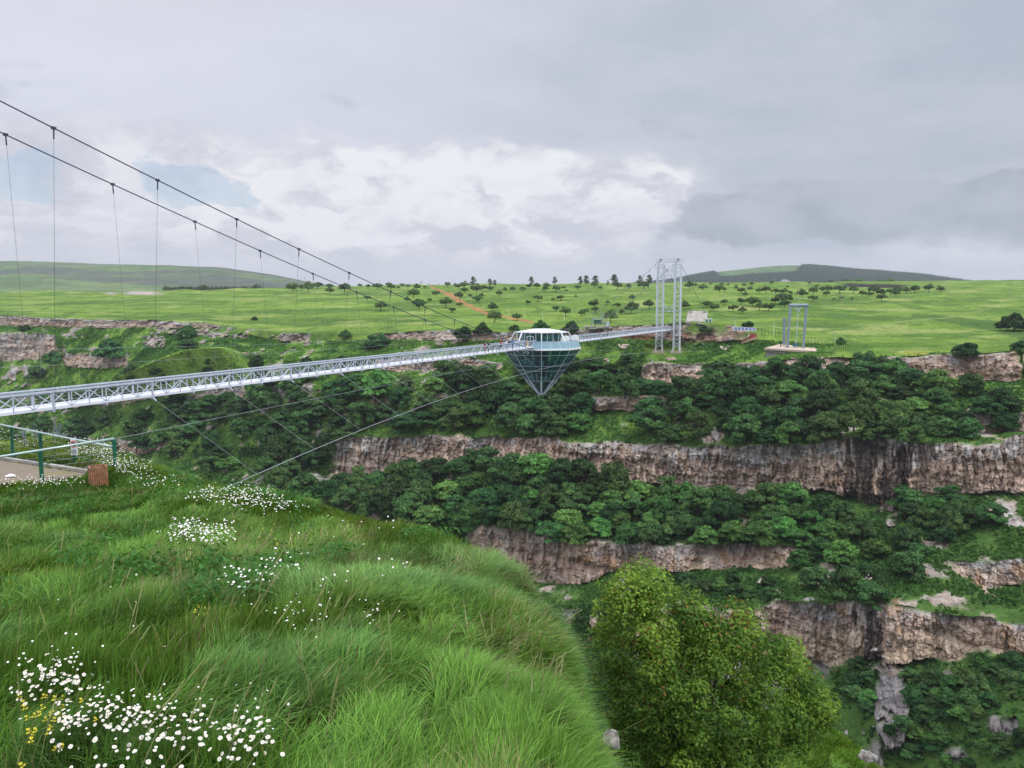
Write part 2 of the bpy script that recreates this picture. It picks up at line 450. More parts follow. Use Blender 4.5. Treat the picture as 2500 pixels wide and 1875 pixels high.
# rock where the bands run, with ragged upper and lower edges, and scattered outcrops on the slopes
edge = np.minimum(CTG, 1 - CTG) * 2
rock = np.where(CL > 0, np.clip((CL * 1.4 - 0.62 + (nzb - 0.5) * 1.5) * 2.2, 0, 1) * sstep(0.0, 0.16, edge + (nz2 - 0.5) * 0.35), 0)
scat = sstep(0.60, 0.68, nz2 * 0.62 + nz1 * 0.38 + np.where(SEGG >= 19, 0.035, 0.0) + 0.03 * (PX < 760))
scat = scat * (1 - ((SEGG >= 10) & (SEGG <= 12)) * spur[None, :])
rock = np.where(canyon & (CL <= 0) & (SEGG != 11), scat * 0.9, rock)
rock = np.where((CL > 0) & (CL < 0.5), np.maximum(rock, scat * 0.8), rock)
# left plateau outcrop, right-hand bare ledges and the stony gully
def blob(x, y, rx, ry, soft=0.6):
    d = np.hypot((PX - x) / rx, (NY - y) / ry) + (nz2 - 0.5) * 1.2
    return 1 - sstep(1 - soft, 1, d)
plat_rock = np.maximum.reduce([blob(345, 716, 62, 5), blob(270, 718, 20, 4) * 0.8, blob(1010, 1180, 1, 1) * 0])
rock = np.where(SEGG < 6, np.maximum(rock, plat_rock), rock)
more = np.maximum.reduce([blob(380, 835, 38, 20), blob(440, 812, 40, 12), blob(500, 812, 60, 14) * .8, blob(395, 800, 30, 10), blob(570, 822, 55, 12) * .8, blob(520, 828, 14, 14), blob(630, 975, 40, 30),
    blob(785, 1080, 32, 40), blob(1740, 1062, 45, 30), blob(1750, 1000, 18, 26), blob(2130, 945, 50, 16), blob(2150, 985, 26, 18), blob(2400, 1020, 70, 40),
    blob(2460, 1240, 50, 30) * .75, blob(2300, 1330, 26, 20), blob(2330, 1245, 60, 25) * .6, blob(2440, 1440, 70, 20), blob(2450, 1780, 60, 50) * .8, blob(2330, 1850, 50, 30) * .8, blob(2178, 1710, 62, 165) * .95, blob(2150, 1440, 40, 26) * .9, blob(2170, 1250, 40, 50) * .8,
    blob(1480, 880, 10, 8), blob(1640, 872, 20, 8)])
rock = np.where(canyon, np.maximum(rock, sstep(0.25, 0.45, more * 0.6 + (nz2 - 0.5) * 1.4 + (nz3 - .5) * .5) * (more > 0)), rock)
# red earth cutting next to the tower, dirt road, ploughed field
red = blob(1690, 824, 75, 12, 0.3) * (SEGG >= 5) + blob(1550, 824, 55, 6, 0.3) * 0.9
red = np.clip(red, 0, 1)
def strip(pts, w):
    pts = np.array(pts, float)
    d = np.full(NY.shape, 9.0)
    for (x0, y0, w0), (x1, y1, w1) in zip(pts[:-1], pts[1:]):
        t = np.clip(((PX - x0) * (x1 - x0) + (NY - y0) * (y1 - y0)) / ((x1 - x0) ** 2 + (y1 - y0) ** 2), 0, 1)
        dd = np.hypot(PX - x0 - t * (x1 - x0), NY - y0 - t * (y1 - y0)) / (w0 + (w1 - w0) * t)
        d = np.minimum(d, dd)
    return 1 - sstep(0.75, 1.25, d + (nz2 - 0.5) * 0.8)
road = strip([(1052, 701, 1.5), (1075, 710, 2.5), (1102, 722, 5.5), (1130, 738, 5), (1160, 755, 4), (1205, 769, 2.8), (1250, 776, 2.2), (1300, 785, 2.2)], 1)
road = np.where(SEGG < 6, road, 0) * (0.75 + 0.5 * (nz3 - 0.3))
road = np.clip(road, 0, 1)
plow = np.where((SEGG < 5), sstep(2040, 2075, PX) * (1 - sstep(2190, 2230, PX)) * sstep(692.5, 694, NY) * (1 - sstep(700, 703, NY - (PX - 2040) * 0.008)), 0)

# relief of the rock: standing columns in the middle band, blocks elsewhere
disp = np.zeros(NY.shape); cid = np.zeros(NY.shape)
msk = rock > 0.02
l_, v_ = lat[msk], (ver * np.ones_like(lat))[msk]
w1 = (fbm(l_ / 3, v_ / 3, 3) - 0.5) * 0.9
fa1, fa2, ida = voronoi(l_ / 1.0 + w1, v_ / 5.5 + w1 * 0.3)
fb1, fb2, idb = voronoi(l_ / 1.9 + 40 + w1, v_ / 1.7 + w1)
fc1, fc2, idc = voronoi(l_ / 0.75 + 11 + w1, v_ / 0.9)
colum = (SEGG[msk] == 15) * 1.0 + (SEGG[msk] == 21) * 0.55 + (SEGG[msk] == 18) * 0.6 + (SEGG[msk] == 9) * 0.55
w2 = (fbm(l_ / 1.4 + 5, v_ / 1.9, 4, TAB3) - 0.5) * 2.2
da = w2 * 0.6 + (ida - 0.5) * 1.5 - (1 - sstep(0.0, 0.22, fa2 - fa1)) * 0.9
db = w2 + (idb - 0.5) * 1.2 - (1 - sstep(0.0, 0.16, fb2 - fb1)) * 0.45
dc = (idc - 0.5) * 0.5 - (1 - sstep(0.0, 0.2, fc2 - fc1)) * 0.3
big = (fbm(l_ / 11, v_ / 16, 3, TAB2) - 0.5) * 7
disp[msk] = rock[msk] * (da * colum + db * (1 - colum) + dc + big * 1.25 + ((vnoise(v_ / 1.7 + w1 * 1.5, l_ / 22, TAB2) - 0.5) * 1.5 + (vnoise(v_ / 0.8 + w1, l_ / 9, TAB3) - 0.5) * 0.6) + 0.5)
cid[msk] = ida * colum + idb * (1 - colum)
slope_amp = np.where(canyon, 1.0, 0.0) * (1 - rock)
disp += slope_amp * ((nz1 - 0.5) * 7 + (nz2 - 0.5) * 2.2 + (nz3 - 0.5) * 0.5) * 0.75
disp = np.where(SEGG == 11, disp * 0.2, disp)
hd = np.hypot(P[..., 0], P[..., 1])
G = P.copy()
G[..., 0] -= P[..., 0] / hd * disp; G[..., 1] -= P[..., 1] / hd * disp
pz = np.where((SEGG >= 2) & (SEGG < 7), 1.0, 0.0)
far_ = np.clip(P[..., 1] / 300, 0, 2)
G[..., 2] += pz * ((fbm(P[..., 0] / 30, P[..., 1] / 30, 3) - 0.5) * 1.6 * far_ + (fbm(P[..., 0] / 5, P[..., 1] / 9, 3, TAB2) - 0.5) * 0.5) + np.where(canyon, (nz2 - 0.5) * 0.6 * (1 - rock), 0)

# levelled ground at the feet of the tower
lev_ = np.clip(1 - sstep(0.75, 1.0, np.maximum(np.abs(PX - 1629) / 62, np.abs(NY - 860) / 22)), 0, 1) * (SEGG >= 7)
G = G + (P - G) * lev_[..., None]; G[..., 2] -= 0.75 * lev_; G[..., 1] += 1.5 * lev_
# base colours
def cm(a, b, t): return np.asarray(a) + (np.asarray(b) - np.asarray(a)) * t[..., None]
pn = fbm(P[..., 0] / 40, P[..., 1] / 22, 4); pn2 = fbm(P[..., 0] / 7, P[..., 1] / 12, 4, TAB2)
pn3 = fbm(P[..., 0] / 14 + 3, P[..., 1] / 5, 4, TAB3)
col = cm((0.085, 0.165, 0.026), (0.185, 0.275, 0.05), sstep(0.3, 0.7, pn * 0.45 + pn2 * 0.2 + pn3 * 0.35))
col = cm(col, (0.055, 0.12, 0.026), sstep(0.54, 0.7, pn2) * 0.7)
col = cm(col, (0.06, 0.115, 0.03), sstep(0.57, 0.68, fbm(P[..., 0] / 60 + 8, P[..., 1] / 14, 4)) * 0.55)
col = cm(col, (0.26, 0.31, 0.10), sstep(0.62, 0.75, fbm(P[..., 0] / 25 + 5, P[..., 1] / 12, 3, TAB3)) * 0.7)
cslope = cm((0.07, 0.145, 0.024), (0.16, 0.265, 0.045), sstep(0.33, 0.67, nz1 * 0.5 + nz2 * 0.5))
cslope = cm(cslope, (0.18, 0.285, 0.05), spur[None, :] * ((SEGG == 12) | (SEGG == 11)) * (1 - 0.5 * CTG) * 0.9)
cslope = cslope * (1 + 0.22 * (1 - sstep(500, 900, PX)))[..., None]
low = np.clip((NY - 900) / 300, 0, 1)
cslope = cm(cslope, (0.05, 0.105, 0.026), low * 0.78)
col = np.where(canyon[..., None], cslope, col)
brown = cm((0.34, 0.24, 0.18), (0.48, 0.36, 0.275), sstep(0.3, 0.7, nz2))
grey = cm((0.25, 0.24, 0.225), (0.37, 0.35, 0.325), sstep(0.35, 0.65, nz3))
upper = np.where(CL > 0, 1 - sstep(0.15, 0.55, CTG + (nz2 - 0.5) * 0.9), 0.55)
upper = np.where(SEGG == 21, 1 - sstep(0.0, 0.3, CTG + (nz2 - 0.5) * 0.7), upper)
gm = np.clip(upper * 0.72 + (cid - 0.5) * 0.8 + (nz1 - 0.5) * 1.3 + np.where(PX < 800, 0.25, 0), 0, 1)
rc = cm(brown, grey, gm)
rc = cm(rc, (0.40, 0.235, 0.115), sstep(0.62, 0.76, fbm(lat / 3.0 + 77, ver / 3.0, 5, TAB2)) * np.where(SEGG >= 18, 0.6, 0.3))
rc = cm(rc, (0.42, 0.32, 0.22), np.where(SEGG == 21, sstep(0.35, 0.6, CTG) * 0.6, 0))
rc = rc * (0.74 + 0.5 * cid[..., None])
def streak(x, w, y0, y1, k=1.0):
    d = np.abs(PX - x + (fbm(NY / 30, NY * 0 + x, 3) - 0.5) * w * 0.8) / w + (fbm(PX / 9, NY / 60, 3) - 0.5) * 2.6
    return k * (1 - sstep(0.5, 1.0, d)) * sstep(y0 - 15, y0 + 10, NY) * (1 - sstep(y1 - 15, y1 + 20, NY))
wet = np.maximum.reduce([streak(2112, 60, 1068, 1250, .75), streak(2190, 44, 1090, 1250, .85), streak(2135, 36, 1440, 1625, .85), streak(2170, 45, 1250, 1460, .6), streak(2160, 40, 1600, 1700, .6), streak(500, 50, 770, 800, .3), streak(1770, 22, 1090, 1150, .35)])
rc = cm(rc, (0.028, 0.027, 0.029), np.clip(wet, 0, 1))
rc = cm(rc, (0.19, 0.185, 0.185), np.where(NY > 1630, 0.8, 0.0))
col = cm(col, rc, np.clip(rock * 1.2, 0, 1))
col = cm(col, cm((0.16, 0.055, 0.03), (0.07, 0.045, 0.035), sstep(0.45, 0.6, nz2)), red * (1 - 0.5 * np.clip(rock, 0, 1)))
col = cm(col, (0.34, 0.165, 0.075), road)
col = cm(col, (0.035, 0.028, 0.03), plow)
hol = strip([(2230, 768, 5), (2320, 779, 9), (2420, 795, 14), (2510, 815, 20)], 1) * (SEGG < 7)
col = cm(col, (0.055, 0.11, 0.028), hol * 0.75)
trk = strip([(2150, 790, 1.2), (2260, 782, 1.5), (2330, 772, 1.2), (2420, 752, 1)], 1) * (SEGG < 7)
col = cm(col, (0.24, 0.27, 0.10), trk * 0.6)
yl = blob(2230, 862, 60, 8) * (SEGG < 9) + blob(1600, 845, 60, 8) * 0.3
col = cm(col, (0.26, 0.27, 0.05), np.clip(yl, 0, 1) * 0.7)

def grid_quads(r, c):
    i = np.arange(r - 1)[:, None] * c + np.arange(c - 1)[None, :]
    i = i.ravel()
    return np.stack([i, i + c, i + c + 1, i + 1], 1)

me = np_mesh('canyon_terrain', G.reshape(-1, 3), grid_quads(NR, NC), col=col.reshape(-1, 3), extra={'rock': rock.ravel()}, mats=[M['terrain']], smooth=True)
ter = tag(obj('canyon_terrain', me), kind='structure')

def ground_rc(px, py):
    c = int(np.clip(round((px - CX[0]) / (CX[1] - CX[0])), 0, NC - 1))
    col_y = NY[:, c]
    ok = np.arange(NR) >= 14
    r = int(np.argmin(np.where(ok, np.abs(col_y - py), 1e9)))
    return r, c
def ground_at(px, py):
    r, c = ground_rc(px, py)
    return Vector([float(q) for q in G[r, c]])

# ------------------------------------------------------------------ hills behind the plateau
def hill(name, ridge, foot, Y0, Y1, colf, seed):
    xs = np.arange(ridge[0][0], ridge[-1][0] + 1, 4.0)
    ry = np.interp(xs, [p[0] for p in ridge], [p[1] for p in ridge])
    ry = gsm(ry, 4) + (fbm(xs / 60 + seed, xs * 0 + seed, 4) - 0.5) * 3
    fy = np.interp(xs, [p[0] for p in foot], [p[1] for p in foot])
    rows = []
    n = 46
    for j in range(n + 1):
        t = j / n
        y = fy + (ry - fy) * math.sin(t * math.pi / 2) ** 1.0
        rows.append(at(xs, y, Y0 + (Y1 - Y0) * t))
    for k, dz in ((1, 60), (2, 260)):
        top = rows[n].copy(); top[:, 1] += (Y1 - Y0) * 0.5 * k; top[:, 0] *= 1 + 0.5 * k * (Y1 - Y0) / Y1
        top[:, 2] -= dz * k; rows.append(top)
    Ph = np.array(rows)
    Ph[..., 2] += (fbm(Ph[..., 0] / 180 + seed, Ph[..., 1] / 180, 4) - 0.5) * 24 * np.sin(np.linspace(0, 1, len(rows)) * math.pi)[:, None]
    yy = np.array([fy + (ry - fy) * min(1, j / n) for j in range(len(rows))])
    c = colf(np.broadcast_to(xs, Ph.shape[:2]), Ph, np.broadcast_to((np.arange(len(rows)) / n)[:, None], Ph.shape[:2]))
    me = np_mesh(name, Ph.reshape(-1, 3), grid_quads(len(rows), len(xs)), col=c.reshape(-1, 3), extra={'rock': np.zeros(Ph.shape[:2]).ravel()}, mats=[M['hill']], smooth=True)
    tag(obj(name, me), kind='structure')
    return xs, Ph

def colL(x, p, t):
    n = fbm(p[..., 0] / 160, p[..., 1] / 90 , 4); n2 = fbm(p[..., 0] / 420 + 3, p[..., 1] / 120, 4, TAB2)
    c = cm((0.085, 0.135, 0.052), (0.135, 0.19, 0.075), sstep(0.3, 0.7, n))
    c = cm(c, (0.075, 0.085, 0.075), sstep(0.46, 0.6, n2) * 0.85)
    return c
hill('hills', [(-700, 640), (0, 637), (220, 643), (450, 650), (535, 653), (640, 668), (740, 687), (830, 699)], [(-700, 735), (700, 730), (830, 712)], 1300, 2600, colL, 3)
def clear(x, t):
    return sstep(1740, 1800, x + t * 30) * (1 - sstep(1905, 1960, x - 30 * t)) * sstep(0.42, 0.6, t)
def colR(x, p, t):
    n = fbm(p[..., 0] / 120, p[..., 1] / 90, 4)
    f = clear(x, t)
    c = cm((0.03, 0.062, 0.03), (0.045, 0.078, 0.036), n)
    return cm(c, (0.085, 0.14, 0.055), f)
hxs, HP = hill('hills', [(1490, 705), (1560, 696), (1630, 688), (1700, 672), (1790, 660), (1880, 650), (1925, 648), (2000, 651), (2100, 660), (2250, 672), (2360, 688), (2420, 700)], [(1490, 712), (2420, 712)], 2300, 3400, colR, 8)
hill('hills', [(2250, 700), (2330, 689), (2400, 686), (2470, 684), (2560, 686), (2700, 680), (2900, 684)], [(2250, 712), (2900, 712)], 3800, 5200, lambda x, p, t: np.broadcast_to(np.array((0.05, 0.075, 0.05)), p.shape), 5)
hill('hills', [(1440, 704), (1500, 697), (1600, 690), (1700, 684), (1760, 690)], [(1440, 712), (1760, 712)], 3600, 4600, lambda x, p, t: np.broadcast_to(np.array((0.07, 0.12, 0.05)), p.shape), 9)

# ------------------------------------------------------------------ near hillside
NX = np.arange(-420, 2960, 8.0); NN = len(NX)
def zb(Y): return -(2.1 + 0.10 * Y + 0.0018 * Y * Y)     # tips of the grass
sil = [(-420, 1040, 40), (-100, 1040, 38), (0, 1047, 36), (100, 1058, 32), (200, 1075, 28.5), (283, 1098, 26), (400, 1141, 22), (480, 1160, 20.5), (560, 1180, 19), (700, 1207, 17), (840, 1234, 15.3), (930, 1252, 14.4), (1080, 1300, 13), (1180, 1358, 12), (1260, 1410, 11), (1310, 1460, 10), (1345, 1520, 9), (1372, 1590, 8.1), (1388, 1670, 7.2), (1412, 1760, 6.3), (1468, 1880, 5.4), (1560, 2030, 4.5), (1750, 2250, 3.6), (2050, 2550, 2.8), (2960, 3000, 2.2)]
sy = gsm(np.interp(NX, [s[0] for s in sil], [s[1] for s in sil]), 2); sY = gsm(np.interp(NX, [s[0] for s in sil], [s[2] for s in sil]), 2)
srow = at(NX, sy, sY)
nrow = []; NROWS = 130
tx = (NX - 1250) / F
for j in range(NROWS):
    t = j / (NROWS - 1)
    Y = 1.3 * (sY / 1.3) ** t
    z = zb(Y) + (srow[:, 2] - zb(sY)) * (Y / sY) ** 3 - 0.28 * sstep(10, 15, Y) * (1 - sstep(20, 22, Y)) * (1 - sstep(250, 420, NX))
    nrow.append(np.stack([tx * Y * (1 - 0), Y, z], 1))
nrow[-1][:, 0] = srow[:, 0]
last = nrow[-1]
# the slope falls away behind the edge to a ledge with the shrub, then into the canyon
ledge = gsm(np.interp(NX, [-420, 1380, 1480, 1560, 2960], [0, 0, 0.35, 1, 1]), 2)
ly = np.interp(NX, [-420, 1400, 1500, 1600, 1800, 1950, 2000, 2060, 2110, 2200, 2300, 2960], [1690, 1690, 1700, 1715, 1720, 1735, 1750, 1785, 1825, 1905, 2000, 2600])
lY = np.interp(NX, [-420, 1400, 2000, 2200, 2960], [16, 16, 17, 15.5, 11])
def drop(dY, dz):
    q = last.copy(); q[:, 1] += dY; q[:, 0] = tx * q[:, 1]; q[:, 2] -= dz; return q
extra = [drop(0.35, 0.12), drop(0.9, 0.6), drop(2.2, 2.6)]
lend = at(NX, gsm(ly, 1), lY)
lst = lend.copy(); lst[:, 1] -= 4.5; lst[:, 0] = tx * lst[:, 1]; lst[:, 2] += 0.25
d5, d7 = drop(5, 6), drop(9, 12)
extra.append(d5 * (1 - ledge[:, None]) + lst * ledge[:, None])
extra.append(d7 * (1 - ledge[:, None]) + lend * ledge[:, None])
q = extra[-1].copy(); q[:, 1] += 1.0; q[:, 0] = tx * q[:, 1]; q[:, 2] -= 1.6; extra.append(q)
q = q.copy(); q[:, 1] += 3.0; q[:, 0] = tx * q[:, 1]; q[:, 2] -= 7; extra.append(q)
q = q.copy(); q[:, 1] += 22; q[:, 0] = tx * q[:, 1]; q[:, 2] -= 32; extra.append(q)
q = q.copy(); q[:, 1] = np.maximum(q[:, 1] + 15, 62); q[:, 0] = tx * q[:, 1]; q[:, 2] = -100; extra.append(q)
# subdivide the extra rows
allr = list(nrow)
for a, b, n in zip([nrow[-1]] + extra[:-1], extra, (3, 4, 6, 10, 12, 6, 8, 10, 8)):
    for k in range(1, n + 1): allr.append(a + (b - a) * (k / n))
T = np.array(allr)                       # tips surface
nn1 = fbm(T[..., 0] / 1.6, T[..., 1] / 1.6, 3); nn2 = fbm(T[..., 0] / 0.5 + 7, T[..., 1] / 0.5, 3, TAB2)
near_w = np.clip(1 - np.arange(len(allr))[:, None] / 1e9, 0, 1)
GN = T.copy()
GN[..., 2] += -0.30 + 0.12 * sstep(11, 17, T[..., 1]) + (nn1 - 0.5) * 0.5 * (1 - 0.6 * sstep(11, 17, T[..., 1])) + (nn2 - 0.5) * 0.12
# paved terrace: a wedge between the two fences, closing at the corner post
CPX, CPY = -11.7, 22.0
def path_z(x, y): return -4.9 + 0.0133 * (x + 11.7) - 0.091 * (y - 22)
def in_path(x, y, g=0.0):
    t = -(x - CPX)
    return (t > 0.9 - g) & (t < 16) & (y > CPY - 0.625 * t - g) & (y < CPY + 0.79 * t - 0.35 + g)
flat = in_path(GN[..., 0], GN[..., 1], 0.3)
GN[..., 2] = np.where(flat, path_z(GN[..., 0], GN[..., 1]) - 0.05, GN[..., 2])
ncol = cm((0.03, 0.06, 0.014), (0.06, 0.105, 0.022), nn1)
nrock = np.zeros(T.shape[:2])
lr = np.arange(len(allr))[:, None]
rk = (lr > NROWS + 8) & (lr < NROWS + 90) & (NX[None, :] > 1400) & (fbm(T[..., 0] / 1.1, T[..., 2] / 1.1, 4, TAB3) > 0.53)
rk2 = (lr > NROWS + 36) & (fbm(T[..., 0] / 2, T[..., 2] / 2, 4, TAB3) > 0.47)
nrock = np.where(rk | rk2, 1.0, 0.0)
ncol = cm(ncol, (0.20, 0.19, 0.17), nrock * 0.8)
me = np_mesh('near_hillside', GN.reshape(-1, 3), grid_quads(len(allr), NN)[:, ::-1], col=ncol.reshape(-1, 3), extra={'rock': nrock.ravel()}, mats=[M['soil']], smooth=True)
tag(obj('near_hillside', me), kind='structure')

# paving and kerb
mp_, g, b = new_mat('brick_paving')
tc = g.n('ShaderNodeTexCoord').outputs['Object']
br = g.n('ShaderNodeTexBrick'); br.inputs['Scale'].default_value = 2.6; g.l(tc, br.inputs['Vector'])
br.inputs['Color1'].default_value = (0.26, 0.19, 0.15, 1); br.inputs['Color2'].default_value = (0.20, 0.145, 0.115, 1); br.inputs['Mortar'].default_value = (0.15, 0.125, 0.07, 1); br.inputs['Mortar Size'].default_value = 0.05
g.l(g.mix(g.mr(g.noise(tc, 0.9, 5), 0.5, 0.68), br.outputs[0], (0.17, 0.16, 0.05)), b.inputs['Base Color']); setb(b, Roughness=0.85)
t = np.array([1.0, 4, 8, 15.5])
far_e = [(CPX - q, CPY + 0.79 * q - 0.35) for q in t]; near_e = [(CPX - q, CPY - 0.625 * q) for q in t]
mb = MB(); ring = [Vector((x, y, path_z(x, y) - 0.2)) for x, y in far_e + near_e[::-1]]
mb.prism(ring, 0.2)
tag(mb.build('path', mp_), kind='structure')
mb = MB()
for (x0, y0), (x1, y1) in zip(far_e[:-1], far_e[1:]):
    mb.beam((x0, y0 + 0.12, path_z(x0, y0) + 0.0), (x1, y1 + 0.12, path_z(x1, y1) + 0.0), 0.14, 0.2)
tag(mb.build('kerb', M['conc']), kind='structure')

# ------------------------------------------------------------------ grass
def surf(r, c):
    """point on the near ground for fractional row / column arrays"""
    r0 = np.floor(r).astype(int); c0 = np.floor(c).astype(int)
    fr = (r - r0)[:, None]; fc = (c - c0)[:, None]
    r1 = np.minimum(r0 + 1, GN.shape[0] - 1); c1 = np.minimum(c0 + 1, NN - 1)
    return (GN[r0, c0] * (1 - fc) + GN[r0, c1] * fc) * (1 - fr) + (GN[r1, c0] * (1 - fc) + GN[r1, c1] * fc) * fr

def near_rc(px, py):
    c = (px - NX[0]) / 8.0; c0 = int(np.clip(round(c), 0, NN - 1))
    p = T[:NROWS, c0]
    d = np.abs(p[:, 2] / p[:, 1] - float(ray(px, py)[2]))
    return int(np.argmin(d)), c0
def near_at(px, py, lift=0.0):
    r, c = near_rc(px, py)
    v = T[r, c]
    return Vector((float(v[0]), float(v[1]), float(v[2]) + lift))

def blades(N, rmax, rmin, dens, hscale=1.0, cmin=0, cmax=NN - 2):
    ce = GN[rmin:rmax + 1, cmin:cmax + 1]
    e1 = ce[1:, :-1] - ce[:-1, :-1]; e2 = ce[:-1, 1:] - ce[:-1, :-1]
    area = np.linalg.norm(np.cross(e1, e2), axis=-1)
    w = area * dens(ce[:-1, :-1])
    pr = (w / w.sum()).ravel()
    cell = rng.choice(len(pr), N, p=pr)
    r = cell // (ce.shape[1] - 1) + rmin + rng.random(N); c = cell % (ce.shape[1] - 1) + cmin + rng.random(N)
    p = surf(r, c)
    p = p[~in_path(p[:, 0], p[:, 1], 0.02)]
    n = len(p); X, Y = p[:, 0], p[:, 1]
    q1 = fbm(X / 2.3, Y / 2.3, 3); q2 = fbm(X / 0.55 + 3, Y / 0.55, 3, TAB2); q3 = fbm(X / 7 + 9, Y / 7, 3, TAB3); q4 = fbm(X / 1.1 + 40, Y / 1.1, 3, TAB3)
    _a0, _b, tid = voronoi(X / 0.42 + (q4 - .5), Y / 0.42 + (q1 - .5)); _a, _b, tid2 = voronoi(X / 1.15 + 30, Y / 1.15)
    L = (0.20 + 0.26 * q1 + 0.26 * q2 + 0.24 * tid * tid2) * rng.uniform(0.6, 1.25, n) * hscale
    L *= 0.67 * (1 - 0.42 * sstep(10, 17, Y))
    keep = rng.random(n) < 0.30 + 0.70 * sstep(0.66, 0.25, _a0) * (0.4 + 0.6 * sstep(.3, .5, q2))
    ang = (q1 - 0.5) * 3.6 + (q2 - 0.5) * 2.4 + (q3 - 0.5) * 2.0 - 0.25 + (tid - .5) * 1.5 + (tid2 - .5) * 1.3 + rng.normal(0, 0.7, n)      # combed to the right by the wind
    lean = np.clip(0.42 + 0.6 * q4 + 0.5 * (tid2 - .4) + rng.normal(0, 0.3, n), 0.08, 1.35)
    dx, dy = np.cos(ang), np.sin(ang)
    wdt = (0.0052 + 0.92 * Y / 758) * rng.uniform(0.55, 1.4, n) * keep
    tw = rng.uniform(-0.9, 0.9, n)
    sx, sy_ = -np.sin(ang + tw), np.cos(ang + tw)
    V = np.empty((n, 9, 3), np.float32); cc = np.empty((n, 9, 3), np.float32)
    for k in range(5):
        t = k / 4
        h = L * (t - 0.46 * lean * t * t); o = L * lean * 0.72 * t ** 1.7
        ww = wdt * (1.0 if k == 0 else (1 - t) ** 0.6) / 2
        bx, by, bz = X + dx * o, Y + dy * o, p[:, 2] + h
        if k < 4:
            V[:, 2 * k, 0] = bx - sx * ww; V[:, 2 * k, 1] = by - sy_ * ww; V[:, 2 * k, 2] = bz
            V[:, 2 * k + 1, 0] = bx + sx * ww; V[:, 2 * k + 1, 1] = by + sy_ * ww; V[:, 2 * k + 1, 2] = bz
        else:
            V[:, 8, 0] = bx; V[:, 8, 1] = by; V[:, 8, 2] = bz
    dark = np.array((0.06, 0.14, 0.028)); lite = np.array((0.165, 0.305, 0.05)); yel = np.array((0.24, 0.325, 0.058)); tan = np.array((0.33, 0.30, 0.15)); blu = np.array((0.125, 0.235, 0.085))
    f = np.clip(q3 * 0.8 + q1 * 0.35 - 0.08 + (X + 3) * 0.03 + rng.normal(0, 0.16, n), 0, 1)[:, None]
    bc = dark + (lite - dark) * f
    f = (sstep(0.5, 0.72, fbm(X / 4 + 60, Y / 4, 3)) * 0.75 + 0.25 * sstep(8, 14, Y) * sstep(-9, -3, X))[:, None]
    bc = bc + (yel - bc) * f
    bc = bc + (blu - bc) * (sstep(0.52, 0.66, fbm(X / 1.7 + 20, Y / 1.7, 3, TAB2))[:, None] * 0.5)
    isT = (rng.random(n) < 0.02 + 0.26 * sstep(0.58, 0.72, fbm(X / 1.3 + 80, Y / 1.3, 3, TAB3)))[:, None]
    bc = np.where(isT, tan * rng.uniform(0.6, 1.1, (n, 1)), bc)
    bc = bc * rng.uniform(0.6, 1.35, (n, 1)) * (0.72 + 0.5 * tid[:, None]) * (0.85 + .3 * tid2[:, None])
    cc[:] = bc[:, None, :]
    V = V[keep]; cc = cc[keep]; n = len(V)
    base = (np.arange(n) * 9)[:, None]
    q = np.concatenate([base + np.array([[0, 1, 3, 2]]), base + np.array([[2, 3, 5, 4]]), base + np.array([[4, 5, 7, 6]])])
    tr = base + np.array([[6, 7, 8]])
    return V.reshape(-1, 3), q, tr, cc.reshape(-1, 3)

def dens1(p):
    Y = p[..., 1]; px = p[..., 0] / np.maximum(Y, 0.1) * F + 1250
    d = 1.0 * np.minimum(1, (6.0 / np.maximum(Y, 0.5))) ** 1.4
    d = np.maximum(d, 0.12)
    return d * (Y > 2.7) * (px > -90) * (px < 1720)
V, q, tr, cc = blades(560000, NROWS + 9, 20, dens1)
me = np_mesh('grass', V, q, tr, col=cc, mats=[M['blade']])
g1 = tag(obj('meadow_grass', me), 'long lush grass bent over by the wind on the near hillside', 'grass', kind='stuff')
def dens2(p):
    Y = p[..., 1]; px = p[..., 0] / np.maximum(Y, 0.1) * F + 1250
    return ((px > 1380) & (px < 2350)) * 1.0
V, q, tr, cc = blades(70000, NROWS + 48, NROWS + 9, dens2, 0.9)
V2, q2_, tr2, cc2 = blades(60000, NROWS + 40, NROWS + 18, lambda p: ((p[..., 0] / p[..., 1] * F + 1250 > 1860) & (p[..., 0] / p[..., 1] * F + 1250 < 2280)) * 1.0, 1.1)
q = np.concatenate([q, q2_ + len(V)]); tr = np.concatenate([tr, tr2 + len(V)]); V = np.concatenate([V, V2]); cc = np.concatenate([cc, cc2 * np.array((1.25, 1.15, 1.0))])
me = np_mesh('grass', V, q, tr, col=cc, mats=[M['blade']])
tag(obj('ledge_grass', me), 'tufted grass on the small ledge around the big shrub', 'grass', kind='stuff')

# ------------------------------------------------------------------ leaves, crowns, shrubs
def leaf_cloud(C, N_, size, asp=1.6, up=0.35, sd=None):
    """quads centred on C facing roughly along N_ with random tilt"""
    n = len(C); r = sd or rng
    nr = N_ + r.normal(0, 0.55, (n, 3)); nr[:, 2] += up
    nr /= np.linalg.norm(nr, axis=1, keepdims=True) + 1e-9
    tv = r.normal(0, 1, (n, 3)); tv -= (tv * nr).sum(1, keepdims=True) * nr
    tv /= np.linalg.norm(tv, axis=1, keepdims=True) + 1e-9
    bv = np.cross(nr, tv)
    s = (size * r.uniform(0.65, 1.35, n))[:, None]
    tv = tv * s * asp / 2; bv = bv * s / 2
    V = np.stack([C - tv, C + bv * 0.9 - tv * 0.1, C + tv, C - bv * 0.9 - tv * 0.1], 1)
    return V

def quads_mesh(name, V, c, mat):
    n = len(V)
    return np_mesh(name, V.reshape(-1, 3), np.arange(n * 4).reshape(-1, 4), col=np.repeat(c, 4, axis=0), mats=[mat])

def sphere_pts(n, r=rng):
    v = r.normal(0, 1, (n, 3)); return v / np.linalg.norm(v, axis=1, keepdims=True)

